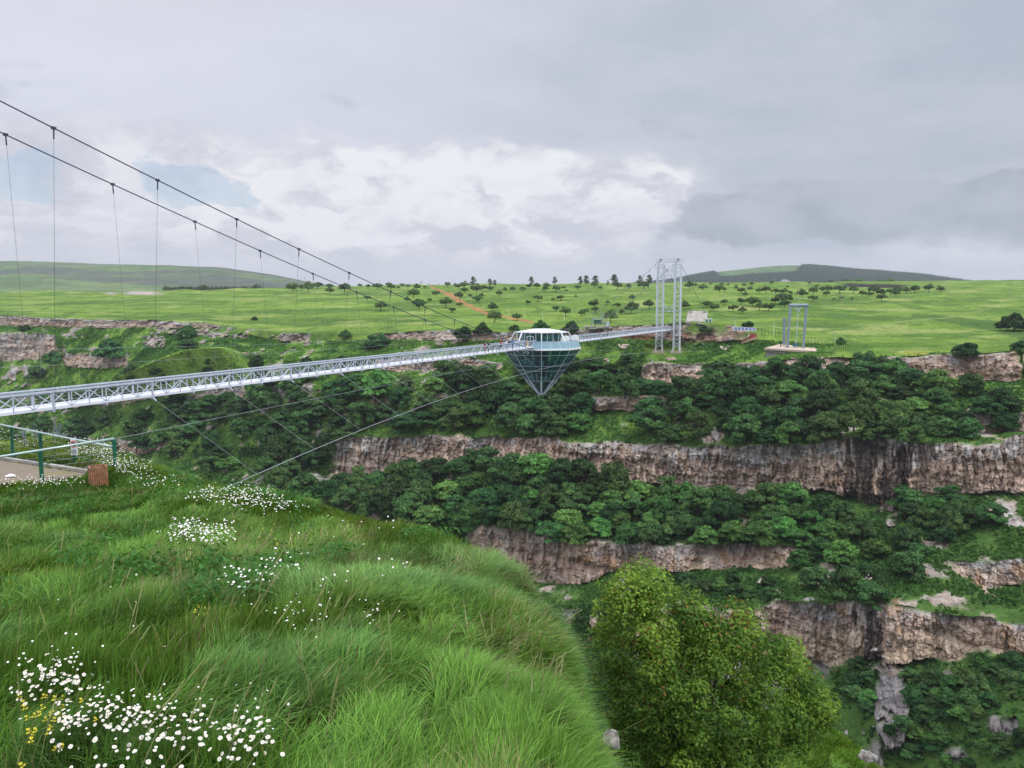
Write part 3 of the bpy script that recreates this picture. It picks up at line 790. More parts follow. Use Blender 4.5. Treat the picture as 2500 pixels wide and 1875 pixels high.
def crown_mesh(name, seed, nclump, nleaf, leaf, shape, cols, mat, flat=0.55, csize=(0.22, 0.4)):
    """shape(r) -> clump centres in a crown about 2 wide, base at z = 0; each clump a ragged, flattened spray"""
    r = np.random.default_rng(seed)
    cs = shape(r, nclump)
    Vs = []; Cs = []
    for i, c in enumerate(cs):
        rad = r.uniform(*csize)
        k = int(nleaf / nclump * (rad / (sum(csize) / 2)) ** 2)
        d = sphere_pts(k, r); d[:, 2] = np.where(d[:, 2] < -0.25, -d[:, 2] * 0.6, d[:, 2])
        rr = rad * (0.55 + 0.5 * r.random(k) ** 0.5) * (1 + 0.45 * (vnoise(d[:, 0] * 2.2 + i * 7, d[:, 1] * 2.2 + d[:, 2] * 1.7) - 0.5))
        pt = c + d * rr[:, None] * np.array((1, 1, flat))
        Vs.append(leaf_cloud(pt, d * np.array((1, 1, 1.3)), leaf, 1.5, 0.5, r))
        base = np.array(cols[0]) + (np.array(cols[1]) - np.array(cols[0])) * r.random()
        Cs.append(base * r.uniform(0.72, 1.25, (k, 1)))
    return quads_mesh(name, np.concatenate(Vs), np.concatenate(Cs), mat)

def dome(h=1.5, squash=0.25, zoff=0.0):
    def f(r, n):
        d = sphere_pts(n, r); d[:, 2] = np.abs(d[:, 2]) * 1.0 - squash
        rad = 0.45 + 0.42 * r.random((n, 1)) ** 0.6
        p = d * rad; p[:, 2] = (p[:, 2] + squash) * h * 0.85 + 0.15 + zoff
        lob = 1 + 0.25 * np.sin(np.arctan2(p[:, 1], p[:, 0]) * 3 + r.random() * 6)
        p[:, :2] *= lob[:, None]
        return p
    return f
def umbrella(r, n):
    a = r.random(n) * 6.283; rad = np.sqrt(r.random(n)) * 0.85
    lob = 1 + 0.2 * np.sin(a * 2 + r.random() * 6)
    z = 0.52 + 0.62 * (1 - rad ** 2) * r.uniform(0.1, 1, n) + r.normal(0, 0.06, n)
    return np.stack([np.cos(a) * rad * lob, np.sin(a) * rad, z], 1)
def tall(r, n):
    z = r.random(n); w = 0.62 * np.sin(np.clip(z * 2.5 + 0.55, 0, 3.1)) + 0.1
    a = r.random(n) * 6.283; q = np.sqrt(r.random(n))
    return np.stack([np.cos(a) * w * q, np.sin(a) * w * q, 0.5 + z * 2.3], 1)
def cone(r, n):
    z = r.random(n) ** 1.3; w = 0.75 * (1 - z) + 0.05
    a = r.random(n) * 6.283
    return np.stack([np.cos(a) * w, np.sin(a) * w, 0.15 + z * 2.2], 1)

GD = ((0.026, 0.068, 0.022), (0.072, 0.152, 0.043)); GO = ((0.07, 0.125, 0.04), (0.125, 0.195, 0.06)); GL = ((0.065, 0.15, 0.036), (0.12, 0.24, 0.055))
GK = ((0.034, 0.064, 0.036), (0.055, 0.095, 0.046)); GP = ((0.08, 0.135, 0.07), (0.125, 0.19, 0.095)); GV = ((0.045, 0.10, 0.03), (0.10, 0.175, 0.048))
CR = {}
CR['dense'] = [crown_mesh('dense_crown', 100 + i, 44, 4600, 0.115, dome(1.5), GD, M['leaf'], 0.5) for i in range(6)]
CR['bright'] = [crown_mesh('bright_crown', 120 + i, 40, 4200, 0.115, dome(1.4), GL, M['leaf'], 0.5) for i in range(3)]
CR['mid'] = [crown_mesh('loose_crown', 150 + i, 30, 2800, 0.125, dome(1.9), GV, M['leaf'], 0.75, (0.2, 0.42)) for i in range(4)]
CR['bush'] = [crown_mesh('bush_crown', 140 + i, 26, 3000, 0.13, dome(1.2), GD, M['leaf'], 0.7) for i in range(4)]
CR['orchard'] = [crown_mesh('orchard_crown', 160 + i, 26, 2000, 0.13, umbrella, GO, M['leaf_o'], 0.55, (0.22, 0.4)) for i in range(6)]
CR['poplar'] = [crown_mesh('poplar_crown', 180 + i, 44, 2600, 0.12, tall, GP, M['leaf_o'], 1.0, (0.16, 0.27)) for i in range(3)]
CR['conifer'] = [crown_mesh('conifer_crown', 190 + i, 40, 2600, 0.13, cone, GK, M['leaf'], 0.5, (0.18, 0.3)) for i in range(2)]
CR['bare'] = [crown_mesh('bare_crown', 195 + i, 20, 260, 0.12, umbrella, ((0.08, 0.08, 0.05), (0.10, 0.10, 0.06)), M['leaf_o'], 0.45, (0.2, 0.3)) for i in range(2)]

def trunk_mesh(name, seed, fork, spread, r0=0.055, nb=7):
    r = random.Random(seed); mb = MB()
    top = Vector((r.uniform(-.05, .05), r.uniform(-.05, .05), fork))
    mb.tube([(0, 0, -0.25), (0, 0, 0.0), tuple(top * 0.5 + Vector((r.uniform(-.02, .02), 0, 0))), tuple(top)], r0 * 1.25, 6, r0 * 0.8)
    for k in range(nb):
        a = 6.283 * k / nb + r.uniform(-.3, .3); d = spread * r.uniform(0.55, 1)
        e = Vector((math.cos(a) * d, math.sin(a) * d, fork + r.uniform(0.3, 0.55)))
        m = top.lerp(e, 0.5) + Vector((0, 0, r.uniform(-.02, .08)))
        mb.tube([tuple(top - Vector((0, 0, .03))), tuple(m), tuple(e)], r0 * 0.55, 5, r0 * 0.2)
        for q in range(2):
            e2 = e + Vector((r.uniform(-.25, .25), r.uniform(-.25, .25), r.uniform(.05, .25)))
            mb.tube([tuple(m), tuple(e2)], r0 * 0.25, 4, r0 * 0.1)
    o = mb.build(name, M['bark'])
    me = o.data; bpy.data.objects.remove(o); return me
TRK = {'orchard': [trunk_mesh('orchard_trunk', i, 0.42, 0.7) for i in range(3)], 'dense': [trunk_mesh('dense_trunk', 10 + i, 0.5, 0.6, 0.06) for i in range(2)],
       'tall': [trunk_mesh('tall_trunk', 20 + i, 1.4, 0.25, 0.045) for i in range(2)], 'bare': [trunk_mesh('bare_trunk', 30 + i, 0.4, 0.8, 0.05, 10) for i in range(2)]}
TRK['bright'] = TRK['dense']; TRK['mid'] = TRK['dense']; TRK['bush'] = [trunk_mesh('bush_stems', 40, 0.15, 0.6, 0.035, 9)]; TRK['poplar'] = TRK['tall']; TRK['conifer'] = TRK['tall']

PLANTS = []      # records for the labels
def plant(kind, name, px, py, wpx, base=None, Y=None, hs=1.0, region='', cat='tree'):
    """a crown wpx wide in the photograph standing on the ground under (px, py)"""
    if base is None: base = ground_at(px, py)
    s = wpx / F * base.y / 2.0 * 1.04
    o = bpy.data.objects.new(name, None); COL.objects.link(o)
    o.empty_display_size = 0.3
    o.location = base - Vector((0, 0, 0.04 * s))
    o.rotation_euler = (0, 0, random.uniform(0, 6.283))
    o.scale = (s, s, s * hs * random.uniform(0.92, 1.08))
    i = random.randrange(len(CR[kind]))
    c = obj('crown', CR[kind][i], o); t = obj('stems' if kind == 'bush' else 'trunk', random.choice(TRK[kind]), o)
    o['category'] = cat
    PLANTS.append((o, px, py, wpx, region, kind, base.y))
    return o
# broad-leaved weeds and dry seed stalks among the grass
def scatter_near(n):
    r = rng.uniform(24, NROWS - 2, n); px = rng.uniform(-60, 1500, n); c = (px - NX[0]) / 8.0
    p = surf(r, c); ok_ = (p[:, 1] > 3.4) & ~in_path(p[:, 0], p[:, 1], .1)
    return p[ok_]
p = scatter_near(9000); w_ = fbm(p[:, 0] / 1.5 + 15, p[:, 1] / 1.5, 3); p = p[(w_ > 0.6) & (p[:, 1] > 6.5)][:420]
LV = []; LC = []
for q_ in p:
    k = int(rng.integers(10, 22)); a = rng.random(k) * 6.283; z = rng.uniform(.12, .42, k); rr = rng.uniform(.03, .2, k)
    pt = q_ + np.stack([np.cos(a) * rr, np.sin(a) * rr, z], 1)
    LV.append(leaf_cloud(pt, np.stack([np.cos(a), np.sin(a), 0 * a + .6], 1), .034, 2.6, .6)); LC.append(np.array((0.085, 0.18, 0.038)) * rng.uniform(.6, 1.3, (k, 1)))
p = scatter_near(750); w_ = fbm(p[:, 0] / 2 + 55, p[:, 1] / 2, 3, TAB2); p = p[w_ > 0.56]
n = len(p); ln = rng.normal(.12, .14, (n, 2)); H_ = rng.uniform(.34, .6, n)
for j in range(5):
    t0, t1 = j / 5, (j + 1) / 5; ww = (.0012 + .00035 * p[:, 1])
    a_0 = p + np.stack([ln[:, 0] * t0 ** 2, ln[:, 1] * t0 ** 2, H_ * t0], 1); a_1 = p + np.stack([ln[:, 0] * t1 ** 2, ln[:, 1] * t1 ** 2, H_ * t1], 1); dx_ = np.stack([ww, 0 * ww, 0 * ww], 1)
    if j == 4: dx_ = dx_ * 1.9
    LV.append(np.stack([a_0 - dx_, a_0 + dx_, a_1 + dx_ * .6, a_1 - dx_ * .6], 1)); LC.append(np.array((0.25, 0.245, 0.105)) * rng.uniform(.6, 1.15, (n, 1)))
me = quads_mesh('weeds', np.concatenate(LV), np.concatenate(LC), M['blade'])
tag(obj('meadow_weeds', me), 'broad leaved weeds and dry tan seed stalks mixed into the near meadow grass', 'weeds', kind='stuff')


# ------------------------------------------------------------------ trees of the plateau (centre of crown and width in the photograph)
S3 = 833 / 2211.0
def z3(x, y, w): return 833 + x * S3, 600 + y * S3, w * S3
def z4(x, y, w): return 1666 + x * S3, 600 + y * S3, w * S3
orch3 = [(25,275,80),(120,262,30),(177,262,30),(235,260,60),(310,258,40),(320,275,55),(370,268,25),(397,257,30),(432,262,30),(490,263,55),(545,265,25),(470,312,80),(170,342,40),(425,353,40),(255,400,75),(508,390,85),(497,350,30),(572,353,30),(615,308,50),(678,378,70),(766,388,40),(717,420,40),(770,323,70),(690,257,35),(740,255,25),(760,265,50),(800,257,55),(800,282,45),(838,325,30),(880,280,70),(885,345,60),(908,325,35),(930,270,50),(965,272,45),(980,402,65),(995,465,90),(1025,315,50),(1143,458,60),(1208,368,40),(1273,340,55),(1420,336,45),(1370,345,25),(1325,285,45),(1390,280,55),(1390,413,45),(1450,425,75),(1555,440,40),(1583,432,50),(1643,378,75),(1650,420,50),(1725,372,30),(1790,380,45),(1820,430,40),(1880,410,80),(1900,385,60),(1885,335,40),(1993,378,80),(1748,465,90),(1860,265,40),(1790,265,60),(1960,258,70),(1530,272,40),(1060,280,30),(1110,275,40),(1180,285,40),(1220,262,40),(1270,265,50),(1330,260,40),(1440,270,30),(1460,297,20),(1520,325,20),(1640,257,50),(1680,270,30)]
orch4 = [(15,385,60),(155,380,55),(205,398,60),(270,374,50),(330,402,55),(390,415,50),(375,360,60),(455,365,80),(500,395,60),(560,398,70),(605,358,55),(655,345,90),(665,375,70),(408,322,35),(240,282,70),(275,290,25),(130,275,50),(45,258,60),(85,262,30),(345,275,30),(385,290,50),(435,278,35),(540,285,60),(500,290,40),(600,295,50),(655,295,50),(700,303,30),(680,264,20),(775,308,65),(845,295,60),(845,345,55),(870,268,30),(905,285,50),(945,285,50),(930,315,45),(1020,288,70),(1110,290,60),(1165,312,50),(1215,318,45),(1240,285,60),(1295,330,65),(1285,300,60),(1350,297,55),(1385,310,50),(1395,283,60),(1450,287,45),(1505,285,60),(1600,280,65),(1670,277,50),(580,243,25),(820,243,20),(180,246,20),(300,246,20),(345,252,15),(400,247,30),(450,245,30)]
orch1 = [(625,701,14),(714,704,26),(737,701,17),(752,704,27),(775,696,22),(805,698,16),(805,713,19),(497,704,17),(444,703,9),(459,704,9),(412,703,9)]
for L_, fn in ((orch3, z3), (orch4, z4), (orch1, lambda *a: a)):
    for a in L_:
        x, y, w = fn(*a)
        reg = 'orchard slope left of the dirt road' if x < 1100 else 'orchard slope right of the dirt road' if x < 1380 else 'orchard slope just left of the tower' if x < 1640 else 'slope between tower and swing' if x < 1880 else 'slope right of the swing'
        if y < 712:
            reg = 'skyline of the left meadow' if x < 830 else 'skyline above the bridge and road' if x < 1240 else 'skyline left of the tower' if x < 1620 else 'skyline right of the tower' if x < 1880 else 'skyline row above the right meadow'
        plant('orchard', 'orchard_tree', x, y + 0.38 * w, w * 1.05, region=reg, hs=1.3)
for a in [(1030, 335, 50), (1098, 340, 45), (980, 350, 36)]:
    x, y, w = z4(*a); plant('bare', 'bare_tree', x, y + .36 * w, w, region='slope right of the swing')
for a in [(855,235,45),(965,245,35),(995,250,30),(1233,237,40),(1387,235,35),(1548,235,36),(1588,230,45),(1645,235,50),(1727,240,20),(1770,238,55),(1932,230,40),(1993,226,45)]:
    x, y, w = z3(*a); plant('poplar', 'poplar_tree', x, max(y + 0.62 * w, 697), w * 1.2, hs=0.85, region='skyline')
for i in range(16):
    x = 1300 + i * 21 + random.uniform(-9, 9)
    plant('poplar', 'poplar_tree', x, 695, random.uniform(5, 8), base=V3(x, 700, 1250), hs=random.uniform(.7, 1.2), region='far skyline')
RIMB = [(844, 813, 28), (923, 826, 58), (1131, 811, 42), (1176, 800, 42), (1257, 798, 26), (1319, 791, 38), (1392, 794, 44), (1826, 791, 27), (2054, 831, 23), (621, 775, 15), (2358, 850, 62), (2475, 781, 62), (2490, 842, 40), (2112, 873, 66), (2150, 888, 46), (2190, 885, 40), (1720, 800, 30), (455, 806, 50), (460, 838, 44), (275, 850, 70), (182, 859, 14), (515, 880, 26), (95, 905, 50), (135, 870, 48), (60, 800, 26), (850, 880, 70), (742, 905, 60)]
for x, y, w in RIMB:
    plant('bush', 'rim_bush', x, y + .42 * w, w, region='canyon rim', cat='bush', hs=1.15)
# woods by the farm house: dark conifers and pale round trees behind them
for i in range(15):
    x = 2000 + i * 4.3 + random.uniform(-2, 2)
    plant('conifer', 'conifer_tree', x, 694, random.uniform(9, 13), base=V3(x, 697, 960 + random.uniform(-30, 30)), hs=0.75, region='dark clump')
for x, w in ((2062, 22), (2082, 20), (2094, 24), (2150, 20), (2172, 24)):
    plant('bright', 'round_tree', x, 692, w, base=V3(x, 695, 1120), hs=0.95, region='behind the dark conifers')
for i in range(9):
    x = 1890 + i * 8 + random.uniform(-2, 2)
    plant('bush', 'hedge_bush', x, 694, random.uniform(6, 9), base=V3(x, 696, 930), hs=0.7, region='hedge by the house', cat='bush')

# ------------------------------------------------------------------ trees on the canyon wall, region by region
def inside(x, y, poly):
    c = False; n = len(poly)
    for i in range(n):
        x0, y0 = poly[i]; x1, y1 = poly[(i + 1) % n]
        if (y0 > y) != (y1 > y) and x < (x1 - x0) * (y - y0) / (y1 - y0) + x0: c = not c
    return c
WOODS = [
 ('grove below the near bridge span', [(300, 1000), (420, 960), (560, 935), (640, 930), (650, 1060), (560, 1150), (420, 1120), (330, 1085)], 22, (46, 74), .05),
 ('grove along the slanting wind cable', [(650, 925), (800, 930), (880, 1030), (820, 1070), (790, 1150), (700, 1180), (620, 1150), (655, 1060)], 22, (50, 80), .1),
 ('slope left of the glass diamond', [(850, 905), (1000, 915), (1180, 880), (1210, 960), (1150, 1030), (900, 1030), (880, 1000)], 20, (50, 86), .15),
 ('slope below the glass diamond', [(1200, 930), (1260, 880), (1420, 870), (1440, 960), (1400, 1040), (1240, 1045), (1190, 1000)], 16, (56, 92), .1),
 ('slope right of the glass diamond', [(1440, 890), (1560, 880), (1620, 950), (1500, 965), (1440, 960)], 8, (42, 70), .05),
 ('bank between tower feet and columnar cliff', [(1540, 1000), (1660, 930), (1760, 920), (1800, 1050), (1640, 1060)], 11, (52, 90), .05),
 ('ledge wood below the swing', [(1760, 915), (1960, 900), (2000, 1060), (1900, 1070), (1780, 1060)], 18, (58, 96), .12),
 ('ledge wood right of the swing', [(1960, 895), (2180, 885), (2200, 1040), (2120, 1050), (1990, 1060)], 17, (56, 92), .15),
 ('ledge wood under the right rim cliff', [(2180, 900), (2330, 930), (2490, 950), (2470, 1030), (2330, 1060), (2200, 1055)], 17, (54, 92), .15),
 ('wood at the left end of columnar cliff', [(700, 1190), (800, 1185), (900, 1165), (990, 1140), (1000, 1240), (930, 1235), (780, 1210)], 14, (54, 84), .1),
 ('wood under the cliff below the diamond', [(1000, 1140), (1120, 1120), (1260, 1110), (1260, 1275), (1130, 1275), (1000, 1250)], 21, (58, 92), .2),
 ('wood along the middle cliff foot', [(1260, 1110), (1400, 1130), (1500, 1165), (1500, 1305), (1260, 1290)], 22, (58, 90), .35),
 ('cliff foot wood under the tower', [(1500, 1175), (1760, 1205), (1760, 1310), (1500, 1305)], 18, (54, 84), .35),
 ('wood running down to the bare gully', [(1760, 1210), (1950, 1205), (2060, 1230), (2140, 1300), (2150, 1440), (2020, 1440), (1900, 1330), (1760, 1310)], 24, (54, 92), .4),
 ('bushy slope right of the bare gully', [(2200, 1210), (2400, 1205), (2440, 1270), (2300, 1320), (2200, 1400), (2180, 1300)], 12, (40, 84), .3),
 ('scrub in the lower right corner', [(2200, 1620), (2330, 1650), (2490, 1600), (2495, 1700), (2370, 1740), (2280, 1850), (2190, 1840)], 24, (34, 64), .1),
 ('scrub strip left of the stony gully', [(2060, 1600), (2110, 1600), (2150, 1700), (2130, 1760), (2080, 1700)], 5, (40, 56), .1),
 ('upper left slope behind the bridge', [(20, 880), (140, 900), (600, 900), (640, 850), (820, 850), (820, 880), (500, 925), (300, 935), (40, 935)], 9, (26, 46), .0),
 ('far left slope under the bridge', [(20, 1000), (200, 1010), (300, 1020), (290, 1060), (120, 1050), (20, 1040)], 6, (30, 50), .0),
 ('shrubby foot of the lowest cliff', [(2040, 1640), (2130, 1630), (2300, 1640), (2495, 1640), (2495, 1870), (2260, 1872), (2230, 1780), (2100, 1770)], 26, (26, 48), .1),
 ('band between the two lower cliffs', [(1500, 1400), (1800, 1400), (1960, 1400), (1960, 1450), (1830, 1465), (1560, 1440)], 10, (34, 54), .1),
]
for reg, poly, n, (w0, w1), pb in WOODS:
    xs = [p[0] for p in poly]; ys = [p[1] for p in poly]; got = []
    for tries in range(6000):
        if len(got) >= n: break
        x = random.uniform(min(xs), max(xs)); y = random.uniform(min(ys), max(ys)); w = random.uniform(w0, w1)
        if not inside(x, y, poly): continue
        lim = 0.62 - 0.00006 * tries
        if any(math.hypot(x - a, (y - b) * 1.5) < (w + c) / 2 * 1.15 * max(lim, .3) for a, b, c in got): continue
        r, c = ground_rc(x, y + .38 * w)
        if rock[r, c] > 0.75 and random.random() < 0.6 and tries < 4000: continue
        got.append((x, y, w))
    for x, y, w in got:
        q_ = random.random(); k = 'bright' if q_ < pb else 'mid' if q_ < pb + .28 else 'dense'
        plant(k, 'canyon_tree' if w > 42 else 'canyon_bush', x, y + .38 * w, w, region=reg, hs=random.uniform(.85, 1.35), cat='tree' if w > 42 else 'bush')

# ------------------------------------------------------------------ undergrowth on the canyon slopes
ok = (canyon & (lev_ < .5) & (rock < 0.35) & (SEGG != 11) & (PX > -60) & (PX < 2560) & (NY < 1900) & (red < .3)).ravel()
ar = (P[..., 1] ** 2).ravel() * ok
den = fbm(lat / 5 + 70, b_ / 5, 3).ravel(); ar = ar * np.clip((den - 0.36) * 5, 0.04, 1) * (1 + 1.2 * (NY.ravel() > 1240))
n = 250000
ii = rng.choice(len(ar), n, p=ar / ar.sum())
pc = G.reshape(-1, 3)[ii] + rng.normal(0, 0.35, (n, 3)) * np.array((1, 1, 0.4)) + np.array((0, 0, 0.22))
d = sphere_pts(n); d[:, 2] = np.abs(d[:, 2]); d[:, 1] -= 0.5
V = leaf_cloud(pc, d, 0.62, 1.3, 0.4)
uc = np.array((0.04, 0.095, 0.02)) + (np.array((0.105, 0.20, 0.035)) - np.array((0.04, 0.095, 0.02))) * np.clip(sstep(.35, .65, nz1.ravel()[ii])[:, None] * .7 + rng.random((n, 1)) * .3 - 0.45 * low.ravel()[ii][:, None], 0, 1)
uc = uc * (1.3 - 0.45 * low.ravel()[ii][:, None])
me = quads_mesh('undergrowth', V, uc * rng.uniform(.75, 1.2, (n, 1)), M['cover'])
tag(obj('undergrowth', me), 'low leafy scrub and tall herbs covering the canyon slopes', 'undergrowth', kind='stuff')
# the pine wood on the right-hand hill, one mass
cs = []
tt = (np.arange(HP.shape[0]) / 46.0)
wr, wc = np.meshgrid(np.arange(2, 47), np.arange(HP.shape[1]), indexing='ij')
pts = HP[wr, wc].reshape(-1, 3); fx = np.broadcast_to(hxs, HP.shape[:2])[wr, wc].ravel(); ft = np.broadcast_to(tt[:, None], HP.shape[:2])[wr, wc].ravel()
keep = (clear(fx, ft) < 0.5) & (fx > 1500) & (fx < 2400)
pts = pts[keep]; pts = np.repeat(pts, 5, 0) + rng.normal(0, 1, (len(pts) * 5, 3)) * np.array((5, 14, 0.5))
n = len(pts); H = rng.uniform(6, 11, n); Rr = H * rng.uniform(.2, .3, n); an = rng.random(n) * 6.28
V = np.empty((n, 5, 3)); V[:, 0] = pts + np.stack([0 * H, 0 * H, H], 1)
for k in range(4):
    V[:, k + 1] = pts + np.stack([np.cos(an + k * 1.571) * Rr, np.sin(an + k * 1.571) * Rr, 0 * H - 1], 1)
b5 = (np.arange(n) * 5)[:, None]
tr = np.concatenate([b5 + np.array([[0, 1 + k, 1 + (k + 1) % 4]]) for k in range(4)])
me = np_mesh('pine_forest', V.reshape(-1, 3), None, tr, col=np.repeat(np.array((0.028, 0.056, 0.028)) * rng.uniform(.7, 1.3, (n, 1)), 5, 0), mats=[M['cover']])
tag(obj('pine_forest', me), 'dark pine forest covering most of the hill on the right', 'forest', kind='stuff')
# low far tree line at the foot of the left hill
n = 420; xx = rng.uniform(400, 640, n); pc = at(xx, 707 - rng.random(n) * 2.2, 1150 + rng.random(n) * 60)
V = leaf_cloud(np.repeat(pc, 12, 0) + rng.normal(0, 1.6, (n * 12, 3)), sphere_pts(n * 12), 1.8, 1.2)
me = quads_mesh('far_hedge', V, np.array((0.05, 0.075, 0.04)) * rng.uniform(.7, 1.2, (n * 12, 1)), M['cover'])
tag(obj('far_hedge', me), 'thin far line of trees at the foot of the left hill', 'tree line', kind='stuff')

# ------------------------------------------------------------------ boulders
def boulder_mesh(i):
    import bmesh
    bm = bmesh.new(); bmesh.ops.create_icosphere(bm, subdivisions=3, radius=1.0)
    r = np.random.default_rng(300 + i); k = r.random(3) * 9
    pl = [(Vector(v).normalized(), r.uniform(.42, .72)) for v in sphere_pts(15, r)]
    for v in bm.verts:
        for nv, dd in pl:
            e = v.co.dot(nv) - dd
            if e > 0: v.co -= nv * e * 0.9
        v.co += v.normal * 0.06 * math.sin(v.co.x * 7 + k[0]) * math.sin(v.co.y * 8 + k[1])
        v.co.z *= 0.75
    me = bpy.data.meshes.new('boulder'); bm.to_mesh(me); bm.free()
    return me
M['boulder'] = paint('lichen_stone', (0.225, 0.21, 0.19), 0.95, 0, 0.55, 2.2, 0.8, 5, 0.1)
BM_ = [boulder_mesh(i) for i in range(5)]
for m_ in BM_: m_.materials.append(M['boulder'])
BOULD = []
def boulder(px, py, w, reg, base=None):
    b0 = base or ground_at(px, py)
    o = obj('boulder', random.choice(BM_)); s = w / F * b0.y / 2
    o.location = b0 + Vector((0, -0.3 * s, 0.2 * s)); o.scale = (s, s * random.uniform(.7, 1), s * random.uniform(.7, 1.1)); o.rotation_euler = (random.uniform(-.3, .3), random.uniform(-.3, .3), random.uniform(0, 6))
    o['category'] = 'boulder'; BOULD.append((o, px, py, w, reg))
for cx, cy, rx, ry, n, w0, w1, reg in [(378, 828, 42, 16, 10, 8, 18, 'pale rock fall under the left rim'), (490, 815, 70, 18, 12, 7, 16, 'rocky hump left of the square outcrop'), (720, 828, 32, 14, 10, 9, 18, 'square outcrop on the green slope'),
        (600, 870, 60, 14, 6, 6, 11, 'slope above the near bridge span'), (945, 850, 60, 14, 7, 7, 14, 'rim cliff foot left of the diamond'), (1505, 806, 45, 5, 8, 8, 15, 'rock wall left of the tower'),
        (1700, 798, 40, 8, 8, 9, 18, 'mound beside the tower'), (1700, 846, 60, 8, 7, 6, 12, 'grass below the red earth bank'), (1775, 832, 30, 6, 5, 7, 12, 'path bend beside the red earth'), (1590, 882, 20, 10, 4, 8, 14, 'slope under the tower feet'), (2150, 1590, 40, 60, 10, 9, 22, 'dark gully'), (2185, 1720, 56, 120, 44, 5, 12, 'stony gully')]:
    for k in range(n):
        boulder(random.gauss(cx, rx * .5), random.gauss(cy, ry * .5), random.uniform(w0, w1), reg)
boulder(2108, 1835, 62, 'ledge edge right of the big shrub', V3(2112, 1845, 15.4)); boulder(2064, 1787, 22, 'ledge above the pale block', V3(2064, 1790, 16.6)); boulder(1505, 1772, 84, 'drop between grass and shrub', V3(1488, 1806, 7.4))

# ------------------------------------------------------------------ the big shrub on the ledge
OUT = [(1470, 1700), (1462, 1560), (1478, 1450), (1520, 1410), (1565, 1398), (1620, 1440), (1675, 1470), (1705, 1508), (1790, 1485), (1835, 1500), (1862, 1552), (1930, 1590), (1968, 1640), (2022, 1700), (2030, 1745), (1990, 1800), (1900, 1860), (1800, 1960), (1600, 1960), (1540, 1880)]
Vs = []; Cs = []; hub = V3(1735, 1960, 13.0)
subs = []; stems = MB(); nclump = 0
while nclump < 250:
    x = random.uniform(1455, 2025); y = random.uniform(1390, 1960)
    if not inside(x, y, OUT): continue
    if any(math.hypot(x - a, y - b) < 24 for a, b in subs): continue
    subs.append((x, y)) if nclump < 150 else None
    ed = min(math.hypot(x - a, y - b) for a, b in OUT[:-4])
    dome_ = min(1, (max(0, ed) / 190)) ** 0.6
    Y = 13.1 - 1.7 * dome_ * random.uniform(0.35, 1.05) + random.uniform(0, .5) + (0.9 if random.random() < .2 else 0)
    c = at(x, y, Y); cl_ = random.random() * (1.25 if y < 1640 else .8)
    k = int(rng.integers(130, 300)); rad = random.uniform(.16, .36)
    dd = sphere_pts(k); dd[:, 2] = np.where(dd[:, 2] < -.3, -dd[:, 2], dd[:, 2]); pt = c + dd * (rad * (0.5 + 0.6 * rng.random((k, 1)) ** .6)) * (1 + .6 * (vnoise(dd[:, :1] * 2 + nclump, dd[:, 2:] * 2) - .4)) * np.array((1, 1, 1.0))
    Vs.append(leaf_cloud(pt, dd, 0.042, 1.7, 0.5))
    b0 = np.array((0.046, 0.125, 0.023)); b1 = np.array((0.195, 0.325, 0.045))
    cc = b0 + (b1 - b0) * np.clip(rng.random((k, 1)) * .45 + cl_ * .75 - .08, 0, 1)
    redt = (rng.random(k) < (0.12 if y < 1750 else 0.02) * (nclump % 3 == 0)) & (dd[:, 2] > 0.3)
    cc[redt] = np.array((0.24, 0.15, 0.045))
    Cs.append(cc * rng.uniform(.8, 1.2, (k, 1)))
    if nclump % 5 == 0:
        cv = Vector([float(q) for q in c]); m = hub.lerp(cv, .55) + Vector((0, .35, .1))
        stems.tube([tuple(hub + Vector((random.uniform(-.2, .2), random.uniform(-.2, .2), 0))), tuple(m), tuple(cv)], .03, 5, .007)
    nclump += 1
shr = thing('shrub', 'big yellow green shrub with reddish shoot tips on the ledge at lower right', 'shrub', hub)
me = quads_mesh('foliage', np.concatenate(Vs) - np.array(hub), np.concatenate(Cs), M['leaf_s']); obj('foliage', me, shr)
stems.build('stems', M['bark'], shr)

# ------------------------------------------------------------------ flowers
def daisy_meshes():
    mb = MB(); mb.tube([(0, 0, 0), (.01, 0, .2), (0, 0, .4)], .0022, 4)
    st = mb.build('stem', M['stem']); me_s = st.data; bpy.data.objects.remove(st)
    mb = MB(); n = 13
    for i in range(n):
        a = 6.283 * i / n; c, s = math.cos(a), math.sin(a); t = Vector((-s, c, 0)) * .0048; e = Vector((c, s, 0))
        mb.poly([e * .005 - t * .6 + Vector((0, 0, .401)), e * .016 - t + Vector((0, 0, .403)), e * .0225 - t * .5 + Vector((0, 0, .4 - .002 * (i % 3))), e * .0225 + t * .5 + Vector((0, 0, .4)), e * .016 + t + Vector((0, 0, .403)), e * .005 + t * .6 + Vector((0, 0, .401))])
    pt = mb.build('petals', M['petal']); me_p = pt.data; bpy.data.objects.remove(pt)
    mb = MB(); mb.tube([(0, 0, .399), (0, 0, .405), (0, 0, .408)], .0075, 8, .003)
    ct = mb.build('flower_centre', M['yolk']); me_c = ct.data; bpy.data.objects.remove(ct)
    return me_s, me_p, me_c
ds, dp, dc_ = daisy_meshes()
def place_flower(o, px, py, lift, sc):
    p = near_at(px, py)
    nrm = p.normalized()
    p = p + nrm * (-0.05 * p.y / 3)
    o.location = p + Vector((0, 0, lift - .4 * sc)); o.scale = (sc, sc, sc)
    o.rotation_euler = (random.gauss(0.30, .28), random.gauss(0.1, .28), random.uniform(-.4, .4))
